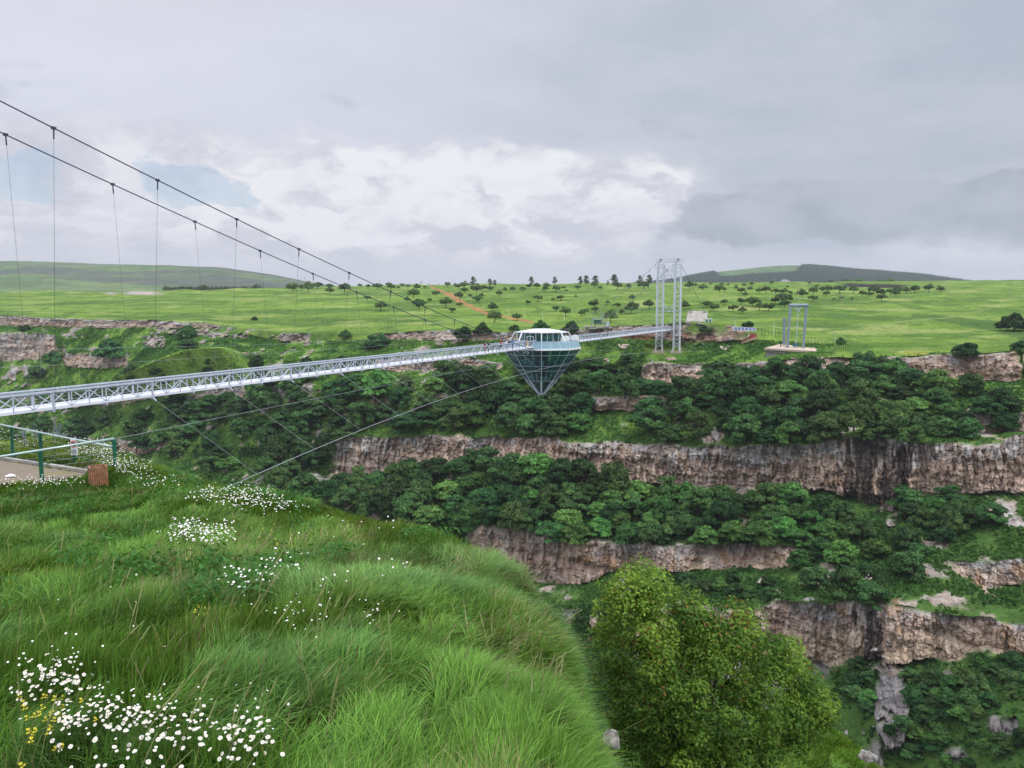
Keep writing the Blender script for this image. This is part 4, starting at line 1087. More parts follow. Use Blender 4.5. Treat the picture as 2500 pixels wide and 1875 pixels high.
PATCH = [(85, 1665, 75, 46, 82, 'in the dense patch at the left edge', 'daisies in the left edge patch'), (225, 1765, 135, 36, 115, 'in the long dense row near the lower left corner', 'daisies in the long lower row'), (415, 1790, 52, 48, 38, 'in the middle clump at the lower left', 'daisies in the middle clump'),
         (570, 1800, 70, 52, 46, 'in the loose right-hand clump at the bottom', 'daisies in the right clump'), (250, 1856, 110, 18, 18, 'along the bottom edge of the meadow', 'daisies along the bottom edge')]
for cx, cy, rx, ry, n, ph, gr in PATCH:
    for k in range(n):
        r = math.sqrt(random.random()); a = random.uniform(0, 6.283)
        x, y = cx + rx * r * math.cos(a), cy + ry * r * math.sin(a)
        if x < 2 or y > 1872: x = abs(x) + 4; y = min(y, 1870)
        o = obj('daisy', None); o.empty_display_size = .05
        place_flower(o, x, y, random.uniform(.02, .14), random.uniform(.42, .68))
        obj('stem', ds, o); obj('petals', dp, o); obj('flower_centre', dc_, o)
        tag(o, 'white daisy with yellow centre ' + ph, 'daisy', gr)
# the many smaller ones farther off
far_d = [(85, 1665, 72, 44, 45), (230, 1765, 135, 34, 70), (415, 1790, 50, 46, 20), (570, 1800, 66, 50, 20), (480, 1318, 70, 24, 190), (430, 1300, 26, 14, 70), (670, 1400, 32, 20, 36), (570, 1432, 34, 12, 34), (720, 1530, 32, 30, 34), (910, 1528, 22, 22, 18), (560, 1222, 105, 22, 260), (640, 1245, 70, 12, 90), (75, 1184, 105, 9, 150), (210, 1100, 60, 18, 240), (262, 1128, 40, 26, 150), (310, 1150, 40, 22, 130), (150, 1060, 130, 8, 120), (30, 1075, 60, 26, 110), (780, 1440, 20, 8, 8), (960, 1410, 30, 12, 10), (360, 1180, 60, 16, 60), (350, 1500, 330, 130, 10), (880, 1300, 160, 30, 14)]
Vd = []; 
for cx, cy, rx, ry, n in far_d:
    for k in range(n):
        r = math.sqrt(random.random()); a = random.uniform(0, 6.283)
        p = near_at(cx + rx * r * math.cos(a), cy + ry * r * math.sin(a)); p = p + p.normalized() * (-.02 * p.y) + Vector((random.gauss(0, .12), random.gauss(0, .12), random.uniform(.04, .2)))
        R = random.uniform(.009, .0145) * (1 + p.y * .012) * (.62 if p.y < 7.5 else 1); q = Vector((random.gauss(0, .4), random.gauss(-.35, .4), 1)).normalized()
        u = q.cross(Vector((1, 0, 0))).normalized(); v = q.cross(u)
        h6 = [p + u * (R * math.cos(i * 1.0472)) + v * (R * math.sin(i * 1.0472)) for i in range(6)]; Vd += [[h6[0], h6[1], h6[2], h6[3]], [h6[0], h6[3], h6[4], h6[5]]]
Vd = np.array([[tuple(w) for w in f] for f in Vd]); n = len(Vd)
me = np_mesh('distant_daisies', Vd.reshape(-1, 3), np.arange(n * 4).reshape(-1, 4), mats=[M['petal']])
tag(obj('distant_daisies', me), 'drifts of small white daisies scattered through the meadow', 'daisies', kind='stuff')
def yellow_mesh():
    mb = MB(); r = random.Random(4)
    for i in range(6):
        c = Vector((r.uniform(-.02, .02), r.uniform(-.02, .02), .39 + r.uniform(-.03, .03)))
        for k in range(4):
            a = k * 1.571 + r.random(); e = Vector((math.cos(a), math.sin(a), .25)); t = Vector((-math.sin(a), math.cos(a), 0)) * .006
            mb.poly([c, c + e * .008 + t, c + e * .014, c + e * .008 - t])
    o = mb.build('petals', M['yellow']); m = o.data; bpy.data.objects.remove(o); return m
ym = yellow_mesh()
for cx, cy, rx, ry, n, ph, gr in [(40, 1745, 42, 80, 24, 'among the daisies at the lower left corner', 'yellow flowers in the corner'), (130, 1700, 110, 40, 9, 'between the two white daisy patches', 'yellow flowers between patches'), (468, 1490, 28, 18, 11, 'in the loose group in the dark grass', 'yellow flowers in dark grass'), (640, 1290, 50, 30, 8, 'on the rise left of the ridge', 'yellow flowers on the rise')]:
    for k in range(n):
        r = math.sqrt(random.random()); a = random.uniform(0, 6.283)
        o = obj('yellow_flower', None); o.empty_display_size = .05
        place_flower(o, max(3, cx + rx * r * math.cos(a)), min(1868, cy + ry * r * math.sin(a)), random.uniform(-.02, .05), random.uniform(.42, .7))
        obj('stem', ds, o); obj('petals', ym, o)
        tag(o, 'small yellow flower ' + ph, 'flower', gr)
def lupin_mesh():
    mb = MB(); r = random.Random(9)
    for i in range(60):
        z = .5 + .5 * i / 60; w = .06 * (1.15 - i / 60); a = i * 2.4
        c = Vector((math.cos(a) * w, math.sin(a) * w, z)); e = Vector((math.cos(a), math.sin(a), .3)) * .028; t = Vector((-math.sin(a), math.cos(a), .1)) * .018
        mb.poly([c - e * .4, c + t, c + e, c - t])
    o = mb.build('flower_spike', M['lupin']); m = o.data; bpy.data.objects.remove(o)
    mb = MB(); mb.tube([(0, 0, -.3), (0, 0, .98)], .008, 4)
    for i in range(9):
        a = i * .7; e = Vector((math.cos(a), math.sin(a), .2)) * .16; t = Vector((-math.sin(a), math.cos(a), 0)) * .03; c = Vector((0, 0, .12 + .03 * i))
        mb.poly([c, c + e * .6 + t, c + e, c + e * .6 - t])
    o = mb.build('stem', M['stem']); m2 = o.data; bpy.data.objects.remove(o)
    return m, m2
lm, lm2 = lupin_mesh()
for x, y, Y in [(50, 1085, 28), (57, 1096, 27.5), (64, 1080, 28), (60, 1070, 29), (84, 1088, 27), (92, 1083, 27), (98, 1090, 26.6), (128, 1092, 26), (134, 1084, 26), (140, 1078, 26.4), (144, 1090, 25.6), (70, 1105, 27)]:
    o = obj('lupin', None); o.location = V3(x, y + 18, Y + 2.2); s = random.uniform(.8, 1.15); o.scale = (s, s, s); o.rotation_euler = (random.gauss(0, .1), random.gauss(0, .1), random.uniform(0, 6))
    obj('flower_spike', lm, o); obj('stem', lm2, o)
    tag(o, 'purple lupin spike growing behind the far green fence', 'lupin', 'lupins behind the fence')

# ------------------------------------------------------------------ the bridge
PHI = R_(22.995)
BU = Vector((math.sin(PHI), math.cos(PHI), 0)); BN = Vector((math.cos(PHI), -math.sin(PHI), 0))
B0 = Vector((-33.182, 54.448, 0)) - BN * 1.15
SD = 8.7; ZD = -7.22
BRZ = math.atan2(BU.y, BU.x)
def BP(k, r, z): return B0 + BU * (k * SD) + BN * r + Vector((0, 0, z))
def projx(p):
    c = p.y * cp - p.z * sp; v = p.y * sp + p.z * cp
    return 1250 + F * p.x / c, 937.5 - F * v / c
KD = 11.0
while projx(BP(KD, 0, -7))[0] < 1322: KD += 0.005
K0, KT, KE = -3.3, 26.0, 27.0
bridge = thing('suspension_bridge', 'long pale steel suspension footbridge crossing the canyon past the glass diamond', 'bridge', BP(K0, 0, ZD))
GAP = 0.66
spans = [(K0, KD - GAP), (KD + GAP, KE)]
mb = MB()
for a, b in spans + [(KD - GAP, KD - 0.2)]:
    mb.beam(BP(a, 0, ZD + .06), BP(b, 0, ZD + .06), 2.2, 0.1)
    for r in (-1.05, 1.05): mb.beam(BP(a, r, ZD + .07), BP(b, r, ZD + .07), .14, .2)
mb.build('deck', M['deck'], bridge)
mb = MB()
k = math.ceil(K0 * 2) / 2
while k < KE:
    if abs(k - KD) > 0.8: mb.beam(BP(k, -1.2, ZD - .1), BP(k, 1.2, ZD - .1), .12, .2)
    k += 0.5
mb.build('floor_beams', M['steel'], bridge)
TH = 1.27
for r in (1.12, -1.12):
    mb = MB(); n6 = 6
    for a, b in spans:
        mb.beam(BP(a, r, ZD + TH), BP(b, r, ZD + TH), .15, .11)
        i0 = math.ceil(a * n6); i1 = math.floor(b * n6)
        for i in range(i0, i1 + 1):
            ks = i / n6
            big = i % n6 == 0
            mb.beam(BP(ks, r, ZD + .1), BP(ks, r, ZD + TH), .12 if big else .065, .12 if big else .065, BU)
            if i < i1:
                z0, z1 = (ZD + TH - .1, ZD + .12) if i % 2 == 0 else (ZD + .12, ZD + TH - .1)
                mb.beam(BP(ks, r, z0), BP(ks + 1 / n6, r, z1), .06, .06, BN)
    mb.build('truss', M['steel'], bridge)
    mb = MB()
    for a, b in spans: mb.beam(BP(a, r * .93, ZD + TH - .14), BP(b, r * .93, ZD + TH - .14), .07, .07)
    mb.build('handrail', M['steel_d'], bridge)
    mb = MB()
    for a, b in spans:
        for q in (.35, .6, .85): mb.beam(BP(a, r * .94, ZD + q), BP(b, r * .94, ZD + q), .018)
    mb.build('rail_wires', M['cable_l'], bridge)
def cab(side, k):
    s = abs(k - KD)
    if k < KD:
        A2 = .0325; b = ((12.43 + 1.55) - A2 * (KD ** 2 - (KD - 7) ** 2)) / 7.0; c = 12.43 - b * KD - A2 * KD ** 2
        r = 2.83 - .065 * min(k, 8) if side > 0 else -2.2 - .055 * min(k, 8)
        return r, c + b * s + A2 * s * s
    A2 = .0325; c = -8.2; b = (16.9 - c - A2 * (KT - KD) ** 2) / (KT - KD)
    return side * (2.4 + .6 * s / (KT - KD)), c + b * s + A2 * s * s
M['cable_m'] = paint('bridge_cable', (0.10, 0.11, 0.13), 0.4, 0.3)  # paler cable past the diamond, reflected sky put into its colour
def w_r(k): return 5.5 + .0543 * (k - KD) ** 2
def w_z(k): return -10.5 - .0203 * (k - KD) ** 2
for side in (1, -1):
    for a, b, mt in ((K0, KD - .62, 'cable'), (KD + .62, KT, 'cable_m')):
        mb = MB(); mb.tube([BP(q, *cab(side, q)) for q in np.linspace(a, b, 60)], .049, 8)
        mb.build('main_cable', M[mt], bridge, True)
    for ks in list(range(0, 11)) + list(range(13, 26)):
        r, z = cab(side, ks)
        if z < ZD + 1.4: continue
        h = MB(); h.tube([BP(ks, r, z), BP(ks, side * 1.3, ZD)], .0135 if side > 0 else .011, 4)
        ho = h.build('hanger', M['cable'] if ks < KD else M['cable_l'], bridge)  # hangers past the diamond coloured paler too, for reflected sky
        c = MB(); p = BP(ks, r, z); c.beam(p - BU * .16, p + BU * .15, .16, .19); c.beam(p, p.lerp(BP(ks, side * 1.3, ZD), min(1, .75 / max(1, z - ZD))), .07)
        co = c.build('clamp', M['cable'], ho)
    mb = MB(); mb.tube([BP(q, side * w_r(q), w_z(q)) for q in np.linspace(0.35, KT - 1.0, 70)], .030 if side > 0 else .022, 6)
    mb.build('wind_cable', M['cable_l'], bridge, True)
    for ks in list(range(1, 11)) + list(range(13, 25)):
        mb = MB(); mb.tube([BP(ks, side * 1.45, ZD - .32), BP(ks, side * w_r(ks), w_z(ks))], .010 if side > 0 else .006, 4); mb.build('stay', M['cable_l'], bridge)
        mb = MB(); mb.beam(BP(ks, side * 1.1, ZD - .05), BP(ks, side * 1.5, ZD - .36), .1); mb.build('stay_bracket', M['steel'], bridge)

# tower on the far side
tw = thing('bridge_tower', 'tall pale grey lattice bridge tower with two legs standing on concrete feet', 'tower', BP(KT, 0, -14.9))
for side in (1, -1):
    lm_ = MB(); rc_ = side * 3.0; z0, z1 = -14.4, 15.2; hw = 1.05; hl = .85
    crn = [(-hl / SD, -hw), (-hl / SD, hw), (hl / SD, hw), (hl / SD, -hw)]
    for dk, dr in crn:
        lm_.tube([BP(KT + dk, rc_ + dr, z0), BP(KT + dk, rc_ + dr, z1)], .17, 6)
        lm_.tube([BP(KT + dk, rc_ + dr, z1), BP(KT + dk * .3, rc_ + dr * .25, z1 + 1.6)], .12, 6)
        lm_.beam(BP(KT + dk, rc_ + dr, z0 + 1.2), BP(KT + dk * 1.25, rc_ + dr * 1.25, z0 - .1), .22)
        lm_.box(BP(KT + dk, rc_ + dr, -9.1), .5, .5, .35, BRZ)
    npn = 17; zs = np.linspace(z0 + 1.6, z1 - .2, npn + 1)
    for i in range(npn):
        for j in range(4):
            (k0_, r0_), (k1_, r1_) = crn[j], crn[(j + 1) % 4]
            lm_.beam(BP(KT + k0_, rc_ + r0_, zs[i]), BP(KT + k1_, rc_ + r1_, zs[i + 1]), .09)
            lm_.beam(BP(KT + k1_, rc_ + r1_, zs[i]), BP(KT + k0_, rc_ + r0_, zs[i + 1]), .09)
    for zz in (z0 + 1.6, -9.1, z1):
        for j in range(4):
            (k0_, r0_), (k1_, r1_) = crn[j], crn[(j + 1) % 4]
            lm_.beam(BP(KT + k0_, rc_ + r0_, zz), BP(KT + k1_, rc_ + r1_, zz), .16)
    leg = lm_.build('leg', M['steel_t'], tw)
    s_ = MB(); s_.tube([BP(KT, rc_ - .35, z1 + 1.75), BP(KT, rc_ + .35, z1 + 1.75)], .55, 12); s_.build('saddle', M['steel_d'], leg)
    ft = MB(); ft.box(BP(KT, rc_, -14.95), 3.0, 3.9, 1.1, BRZ); ft.build('footing', M['conc_p'], tw)
for zc, hh in ((11.6, 1.5), (-.8, 1.4)):
    mb = MB()
    for dk in (-.09, .09):
        for z in (zc, zc + hh): mb.beam(BP(KT + dk, -1.95, z), BP(KT + dk, 1.95, z), .17)
        for i in range(4):
            r0_, r1_ = -1.95 + i * .975, -1.95 + (i + 1) * .975
            mb.beam(BP(KT + dk, r0_, zc + (hh if i % 2 else 0)), BP(KT + dk, r1_, zc + (0 if i % 2 else hh)), .09)
        for sg in (-1, 1):
            if zc > 0:
                mb.beam(BP(KT + dk, sg * 1.95, zc - 1.9), BP(KT + dk, sg * .6, zc), .12)
            mb.beam(BP(KT + dk, sg * 1.95, zc + hh + 1.7), BP(KT + dk, sg * .7, zc + hh), .12)
    mb.build('crossbeam', M['steel_t'], tw)
mb = MB(); mb.beam(BP(KT, -1.9, ZD - .55), BP(KT, 1.9, ZD - .55), .3, .3)
for sg in (-1, 1): mb.beam(BP(KT, sg * 1.95, ZD - 2.4), BP(KT, sg * .8, ZD - .6), .14)
mb.build('crossbeam', M['steel_t'], tw)
mb = MB(); zt = 16.05
mb.beam(BP(KT, -4.6, zt), BP(KT, 4.6, zt), .9, .12)
for dk in (-.05, .05):
    for q in (.55, 1.1): mb.beam(BP(KT + dk, -4.6, zt + q), BP(KT + dk, 4.6, zt + q), .05)
    for i in range(10): mb.beam(BP(KT + dk, -4.6 + i * 1.02, zt), BP(KT + dk, -4.6 + i * 1.02, zt + 1.1), .05)
mb.tube([BP(KT, 1.7, zt), BP(KT, 1.7, zt + 2.6)], .03, 5)
mb.build('walkway', M['steel'], tw)
for side, px in ((1, 1721), (-1, 1686)):
    mb = MB(); mb.tube([BP(KT, side * 3.0, 16.9), V3(px, 762, 291.5)], .065, 6); mb.build('backstay', M['cable'], tw)

# ------------------------------------------------------------------ the glass diamond
DC = BP(KD, 0, 0); pxm = DC.y / F                    # metres per photograph pixel there
def zy(y): return float(at(1322, y, DC.y)[2])
FA = math.atan2(-DC.y, -DC.x)                         # towards the viewer's side of the canyon
def oc(r, z, i):                                      # i in 24ths around an octagon, one corner to the south
    j = math.floor(i / 3); f = i / 3 - j
    a0 = FA + j * math.pi / 4; a1 = a0 + math.pi / 4
    return Vector((DC.x + r * ((1 - f) * math.cos(a0) + f * math.cos(a1)), DC.y + r * ((1 - f) * math.sin(a0) + f * math.sin(a1)), z))
def ring(r, z, step=3): return [oc(r, z, i) for i in range(0, 24, step)]
dia = thing('glass_diamond', 'diamond shaped steel and dark glass building hanging in the middle of the bridge', 'building', (DC.x, DC.y, zy(963)))
lev = [(850, 95.5), (863.6, 86), (890, 67), (902, 58), (927.5, 38), (962, 6)]
L3 = [(zy(y), r * pxm) for y, r in lev]
mb = MB()
for i in range(5):
    (z0, r0), (z1, r1) = L3[i], L3[i + 1]
    if i == 4: break
    for j in range(8): mb.poly([oc(r0, z0, 3 * j), oc(r0, z0, 3 * j + 3), oc(r1, z1, 3 * j + 3), oc(r1, z1, 3 * j)])
mb.build('glass_walls', M['glass_d'], dia)
mb = MB(); (z0, r0), (z1, r1) = L3[4], L3[5]
for j in range(8): mb.poly([oc(r0, z0, 3 * j), oc(r0, z0, 3 * j + 3), oc(r1, z1, 3 * j + 3), oc(r1, z1, 3 * j)])
mb.build('glass_tip', M['glass_c'], dia)
mb = MB()
for z, r in L3[1:5]:
    for j in range(8): mb.beam(oc(r + .03, z, 3 * j), oc(r + .03, z, 3 * j + 3), .1, .1)
mb.build('ring_beams', M['steel_d'], dia)
mb = MB()
for i in range(24):
    w = .12 if i % 3 == 0 else .055
    mb.beam(oc(L3[0][1] + .03, L3[0][0], i), oc(L3[4][1] + .03, L3[4][0], i), w)
mb.build('mullions', M['steel'], dia)
mb = MB()
for j in range(8):
    mb.beam(oc(L3[4][1], L3[4][0], 3 * j), oc(L3[5][1], L3[5][0], 3 * j), .34, .3)
mb.prism(ring(.62, zy(963.5)), .22)
mb.build('tip_frame', M['steel'], dia)
mb = MB()
for z, r in ((L3[2][0] - .05, L3[2][1] - .15), (L3[4][0] - .05, L3[4][1] - .1)): mb.prism(ring(r, z), .12)
mb.build('floors', M['dark'], dia)
mb = MB()
for q in range(10):
    a = q * .63 + .2; rr = L3[2][1] * .72
    p = Vector((DC.x + math.cos(a) * rr, DC.y + math.sin(a) * rr, L3[2][0] + .07))
    mb.box(p + Vector((0, 0, .4)), .1, .1, .8); mb.box(p + Vector((0, 0, .82)), .8, .8, .06, a); mb.box(p + Vector((.5, -.5, .45)), .4, .4, .9, a)
for q in (3, 4, 5, 20, 21, 22):
    p = oc(L3[4][1] * .68, L3[4][0] + .45, q - 3); mb.box(p, .5, .5, .75, q)  # pale blocks added on the lower floor, standing in for white reflections
mb.build('furniture', M['white'], dia)
mb = MB(); mb.tube([(DC.x, DC.y, L3[4][0]), (DC.x, DC.y, ZD)], 1.1, 12)
for q in range(26):
    a = q * .42; z = L3[4][0] + q * .22
    if z < ZD - .3: mb.box((DC.x + math.cos(a) * 1.8, DC.y + math.sin(a) * 1.8, z), 1.5, .5, .06, a)
mb.build('spiral_stair', M['dark'], dia)
zr, rr_ = L3[0]
mb = MB(); mb.prism(ring(rr_ + .05, zr - .1), .3); mb.build('deck', M['white'], dia)
BL = {True: MB(), False: MB()}; FR = {True: MB(), False: MB()}; zb0, zb1 = zr + .2, zy(831); rb = 87.5 * pxm
for i in range(24):
    p0, p1 = oc(rr_, zb0, i), oc(rr_, zb0, i + 1); q0, q1 = oc(rb, zb1, i), oc(rb, zb1, i + 1)
    mid = (p0 + p1) / 2 - DC; mid.z = 0
    if abs(mid.dot(BN)) < 1.35: continue
    sd_ = mid.dot(BN) > 0
    BL[sd_].poly([p0, p1, q1, q0]); FR[sd_].beam(p0, q0, .07); FR[sd_].beam(q0, q1, .08)
for sd_ in (True, False):
    BL[sd_].build('glass_balustrade', M['glass_l'], dia); FR[sd_].build('balustrade_frame', M['steel'], dia)
# pavilion on top
zf, ze, zp = zr + .2, zy(811.5), zy(802.5)
mb = MB(); re = 67 * pxm
mb.prism(ring(re, ze), .14)
top = Vector((DC.x, DC.y, zp))
for j in range(8): mb.poly([oc(re * .92, ze + .15, 3 * j), oc(re * .92, ze + .15, 3 * j + 3), oc(re * .3, zp, 3 * j + 3), oc(re * .3, zp, 3 * j)])
mb.poly(ring(re * .3, zp)); mb.build('roof', M['deck'], dia)
mb = MB()
for j in range(8): mb.beam(oc(re * .98, ze + .05, 3 * j), oc(rr_ * .9 if j else re * .98, zf, 3 * j), .22, .2)
mb.build('pillars', M['white'], dia)
rg = re * .86; gl = MB(); gf = MB()
for i in range(24):
    gl.poly([oc(rg, zf, i), oc(rg, zf, i + 1), oc(rg, ze, i + 1), oc(rg, ze, i)])
    gf.beam(oc(rg, zf, i), oc(rg, ze, i), .09); gf.beam(oc(rg, zf + .5, i), oc(rg, zf + .5, i + 1), .06)
gl.build('pavilion_glass', M['glass_d'], dia); gf.build('window_frames', M['white'], dia)
mb = MB(); dr = oc(rg + .1, zf, 21.5); dr2 = oc(rg + .1, zf, 22.6)
for p in (dr, dr2, dr.lerp(dr2, .5)): mb.beam(p, p + Vector((0, 0, 2.25)), .1)
mb.beam(dr + Vector((0, 0, 2.25)), dr2 + Vector((0, 0, 2.25)), .1); mb.build('door_frame', M['white'], dia)
for px, py in ((1379, 825), (1402, 823)):             # pale rounded lift housings at the right of the deck
    mb = MB(); c = V3(px, py, DC.y - 1 + (px - 1384) * .25); n = 9
    prof = [(-.85, -.9), (-.85, -.1), (-.6, .3), (0, .45), (.5, .3), (.8, -.1), (.8, -.9)]
    a = [c + Vector((x, -.6, z)) for x, z in prof]; b = [p + Vector((.2, 1.4, 0)) for p in a]
    mb.add(a + b, [tuple(range(6, -1, -1)), tuple(range(7, 14))] + [(i, i + 1, i + 8, i + 7) for i in range(6)] + [(6, 0, 7, 13)])
    mb.build('lift_housing', M['white'], dia)
mb = MB(); fo = oc(L3[0][1] * .95, (L3[0][0] + L3[1][0]) / 2, 22.4)
tdir = (oc(5, 0, 23) - oc(5, 0, 22)).normalized(); od = Vector((fo.x - DC.x, fo.y - DC.y, 0)).normalized() * .12
for w_, z_ in ((-.28, .2), (.3, 0)):
    c = fo + od + tdir * w_ + Vector((0, 0, z_))
    mb.beam(c - tdir * .22 + Vector((0, 0, .24)), c + tdir * .22 + Vector((0, 0, 0)), .09); mb.beam(c - tdir * .22 - Vector((0, 0, .24)), c + tdir * .22, .09)
mb.build('emblem', M['white'], dia)  # pair of white chevrons just off the glass

# ------------------------------------------------------------------ people on the bridge
def person_mesh(walk, lean, arms):
    vs = [(0, 0, .93, .125), (0, lean * .3, 1.12, .13), (0, lean * .6, 1.36, .15), (0, lean * .8, 1.50, .06), (0, lean, 1.60, .095), (0, lean, 1.70, .085)]
    es = [(0, 1), (1, 2), (2, 3), (3, 4), (4, 5)]
    def ch(p, parent):
        i = len(vs); vs.append(p); es.append((parent, i)); return i
    for s in (-1, 1):
        h = ch((s * .1, 0, .88, .095), 0); kn = ch((s * .11, -walk * s * .14 - .02, .48, .065), h); an = ch((s * .11, -walk * s * .24 + (.05 if walk else 0), .08, .045), kn); ch((s * .12, -walk * s * .24 - .14, .04, .04), an)
        sh = ch((s * .19, lean * .6, 1.40, .06), 2); el = ch((s * .25, walk * s * .1 - arms * .12 + lean * .5, 1.14, .045), sh); wr = ch((s * .2, walk * s * .16 - arms * .36 + lean * .5, 1.0 + arms * .12, .035), el); ch((s * .19, walk * s * .18 - arms * .45 + lean * .5, .93 + arms * .16, .03), wr)
    me = bpy.data.meshes.new('p'); me.from_pydata([v[:3] for v in vs], es, [])
    o = bpy.data.objects.new('p', me); COL.objects.link(o)
    o.modifiers.new('s', 'SKIN'); o.modifiers.new('u', 'SUBSURF').levels = 1
    for i, v in enumerate(vs): me.skin_vertices[0].data[i].radius = (v[3], v[3])
    me.skin_vertices[0].data[0].use_root = True
    dg = bpy.context.evaluated_depsgraph_get()
    ev = bpy.data.meshes.new_from_object(o.evaluated_get(dg)); bpy.data.objects.remove(o); bpy.data.meshes.remove(me)
    for _ in range(4): ev.materials.append(None)
    for p in ev.polygons:
        c = p.center
        p.material_index = 3 if c.z < .07 else 2 if c.z < .95 and abs(c.x) < .19 else 1 if c.z < 1.49 and not (abs(c.x) > .2 and c.z < 1.2) else 0
        p.use_smooth = True
    return ev
PM = [person_mesh(0, 0, 0), person_mesh(1, 0, 0), person_mesh(0, -.12, 1)]
M['skin'] = paint('skin', (0.45, 0.27, 0.19), 0.55); M['hair'] = paint('dark_hair', (0.03, 0.02, 0.015), 0.5)
CLO = {n: paint(n + '_cloth', c, 0.8) for n, c in dict(red=(.55, .07, .06), black=(.02, .02, .025), blue=(.03, .14, .5), white=(.72, .72, .72), yellow=(.75, .55, .03), maroon=(.20, .03, .05), pink=(.6, .25, .25), navy=(.03, .04, .1), grey=(.2, .2, .21)).items()}
def person(p, rz, pose, top_, bot, label, hat=None, bag=None):
    me = PM[pose].copy()
    me.materials[0] = M['skin']; me.materials[1] = CLO[top_]; me.materials[2] = CLO[bot]; me.materials[3] = CLO['black']
    o = obj('person', me); o.location = p; o.rotation_euler = (0, 0, rz); tag(o, label, 'person')
    hx = -.12 if pose == 2 else 0
    mb = MB(); mb.tube([(0, hx + .03, 1.62), (0, hx + .025, 1.74), (0, hx + .02, 1.80), (0, hx + .02, 1.825)], .112, 10, .05)
    if hat: mb.tube([(0, hx, 1.715), (0, hx, 1.725)], .2, 12)
    mb.build('hat' if hat else 'hair', CLO[hat] if hat else M['hair'], o, True, base=(0, 0, 0))
    if bag:
        mb = MB(); mb.box((0, .2, 1.25), .32, .2, .45); mb.build('backpack', CLO[bag], o, base=(0, 0, 0))
def k_at(px, r=0.0):
    k = 0.0
    while projx(BP(k, r, ZD))[0] < px: k += .01
    return k
fz = ZD + .11
for px, r, rz, pose, tp, bt, lb, hat, bag in [(1184, .5, .4, 0, 'maroon', 'maroon', 'person in dark red clothes, leftmost of the group at the bridge railing', None, None), (1192, .2, 2.6, 2, 'black', 'black', 'person all in black beside the one in dark red on the bridge', None, None),
        (1223, .4, 1.2, 1, 'red', 'black', 'person in bright red top walking on the bridge near the diamond', 'red', None), (1237, -.1, -.6, 1, 'white', 'navy', 'person in white shirt on the bridge left of the blue jacket', None, None), (1243, .5, .8, 0, 'black', 'grey', 'person in black top at the railing just left of the blue jacket', None, 'black'),
        (1251, .3, 2.8, 1, 'blue', 'navy', 'person in bright blue jacket on the bridge beside the diamond', None, 'blue')]:
    person(BP(k_at(px, r), r, fz), rz - PHI, pose, tp, bt, lb, hat, bag)
p = oc(rr_ * .86, zr + .2, 22.3); person(p, 2.2, 0, 'yellow', 'yellow', 'person in bright yellow raincoat on the diamond terrace by the railing')
p = oc(re * .7, zf, 23); person(p, .6, 0, 'white', 'black', 'person in white with wide hat inside the pavilion doorway', 'grey')
p = oc(rr_ * .82, zr + .2, 1.6); person(p, 2.2, 2, 'black', 'black', 'person in black leaning at the right part of the terrace')
for px, r, tp in ((1463, .3, 'maroon'), (1474, .2, 'pink'), (1482, .4, 'navy')):
    k = k_at(px, r); person(BP(k, r, fz), 1, 1, tp, 'black', 'person in %s top on the far bridge span beyond the diamond' % {'maroon': 'dark red', 'pink': 'pink', 'navy': 'navy'}[tp])

# ------------------------------------------------------------------ anchor block, booth, station and swing on the far side
mb = MB(); ab = thing('anchor_block', 'sloping concrete cable anchor block behind the tower', 'anchor block', V3(1702, 790, 288))
f = [V3(1673, 790, 286), V3(1727, 790, 286), V3(1727.5, 759, 291), V3(1681, 759, 291)]; bk = [q + Vector((1, 5, -.2)) for q in f]
mb.add(f + bk, [(0, 1, 2, 3), (7, 6, 5, 4), (0, 4, 5, 1), (1, 5, 6, 2), (2, 6, 7, 3), (3, 7, 4, 0)]); mb.build('block', M['conc'], ab)
for px in (1686, 1721):
    mb = MB(); mb.box(V3(px, 763, 290.6), 1.1, .8, .9); mb.build('cable_clamp', M['steel_d'], ab)
bt = thing('booth', 'small white booth with two windows on the mound beside the anchor block', 'booth', V3(1728, 793, 282))
mb = MB(); c = V3(1728, 785.5, 282); mb.box(c, 2.7, 2.2, 2.1); mb.box(c + Vector((0, 0, 1.12)), 3.0, 2.5, .14); mb.build('walls', M['white'], bt)
for dx in (-.65, .6):
    mb = MB(); mb.box(c + Vector((dx, -1.1, .25)), .85, .06, .95); mb.build('window', M['glass_d'], bt)
# zip line station
st = thing('zipline_station', 'grey steel launch platform with cabin frame on the rim beside the dark bushes', 'platform', V3(1456, 808, 276))
mb = MB(); c = V3(1455, 797.5, 275); mb.box(c, 8.6, 5, .45)
for dx in (-3.2, 3.4): mb.box(c + Vector((dx, -.6, -1.4)), 1.0, 1.2, 2.4)
mb.build('platform', M['conc'], st)
mb = MB(); q = c + Vector((.6, 0, .2))
for sx in (-2, 2):
    for sy in (-1.2, 1.2): mb.beam(q + Vector((sx * 1.15, sy, 0)), q + Vector((sx * .8, sy, 3.2)), .16)
for z in (1.1, 2.3, 3.2): 
    for sy in (-1.2, 1.2): mb.beam(q + Vector((-2.1, sy, z)), q + Vector((2.1, sy, z)), .12)
mb.beam(q + Vector((1.2, 0, 3.2)), q + Vector((1.2, 0, 5.2)), .2); mb.beam(q + Vector((1.2, 0, 5.2)), q + Vector((3.2, 0, 3.2)), .12)
mb.build('steel_frame', M['steel_d'], st)
mb = MB(); mb.box(q + Vector((0, 0, 1.5)), 2.6, 2, 1.7); mb.build('cabin', M['glass_d'], st)
mb = MB(); mb.box(q + Vector((0, 0, 2.55)), 3.4, 2.6, .14); mb.build('roof', M['steel'], st)
mb = MB(); mb.box(c + Vector((4.2, 0, .9)), 1.2, 1.6, 1.8); mb.build('winch_box', M['steel'], st)
zl = thing('zipline', 'pair of thin grey ropes with hangers behind the bridge at left', 'cable', V3(0, 900, 95))
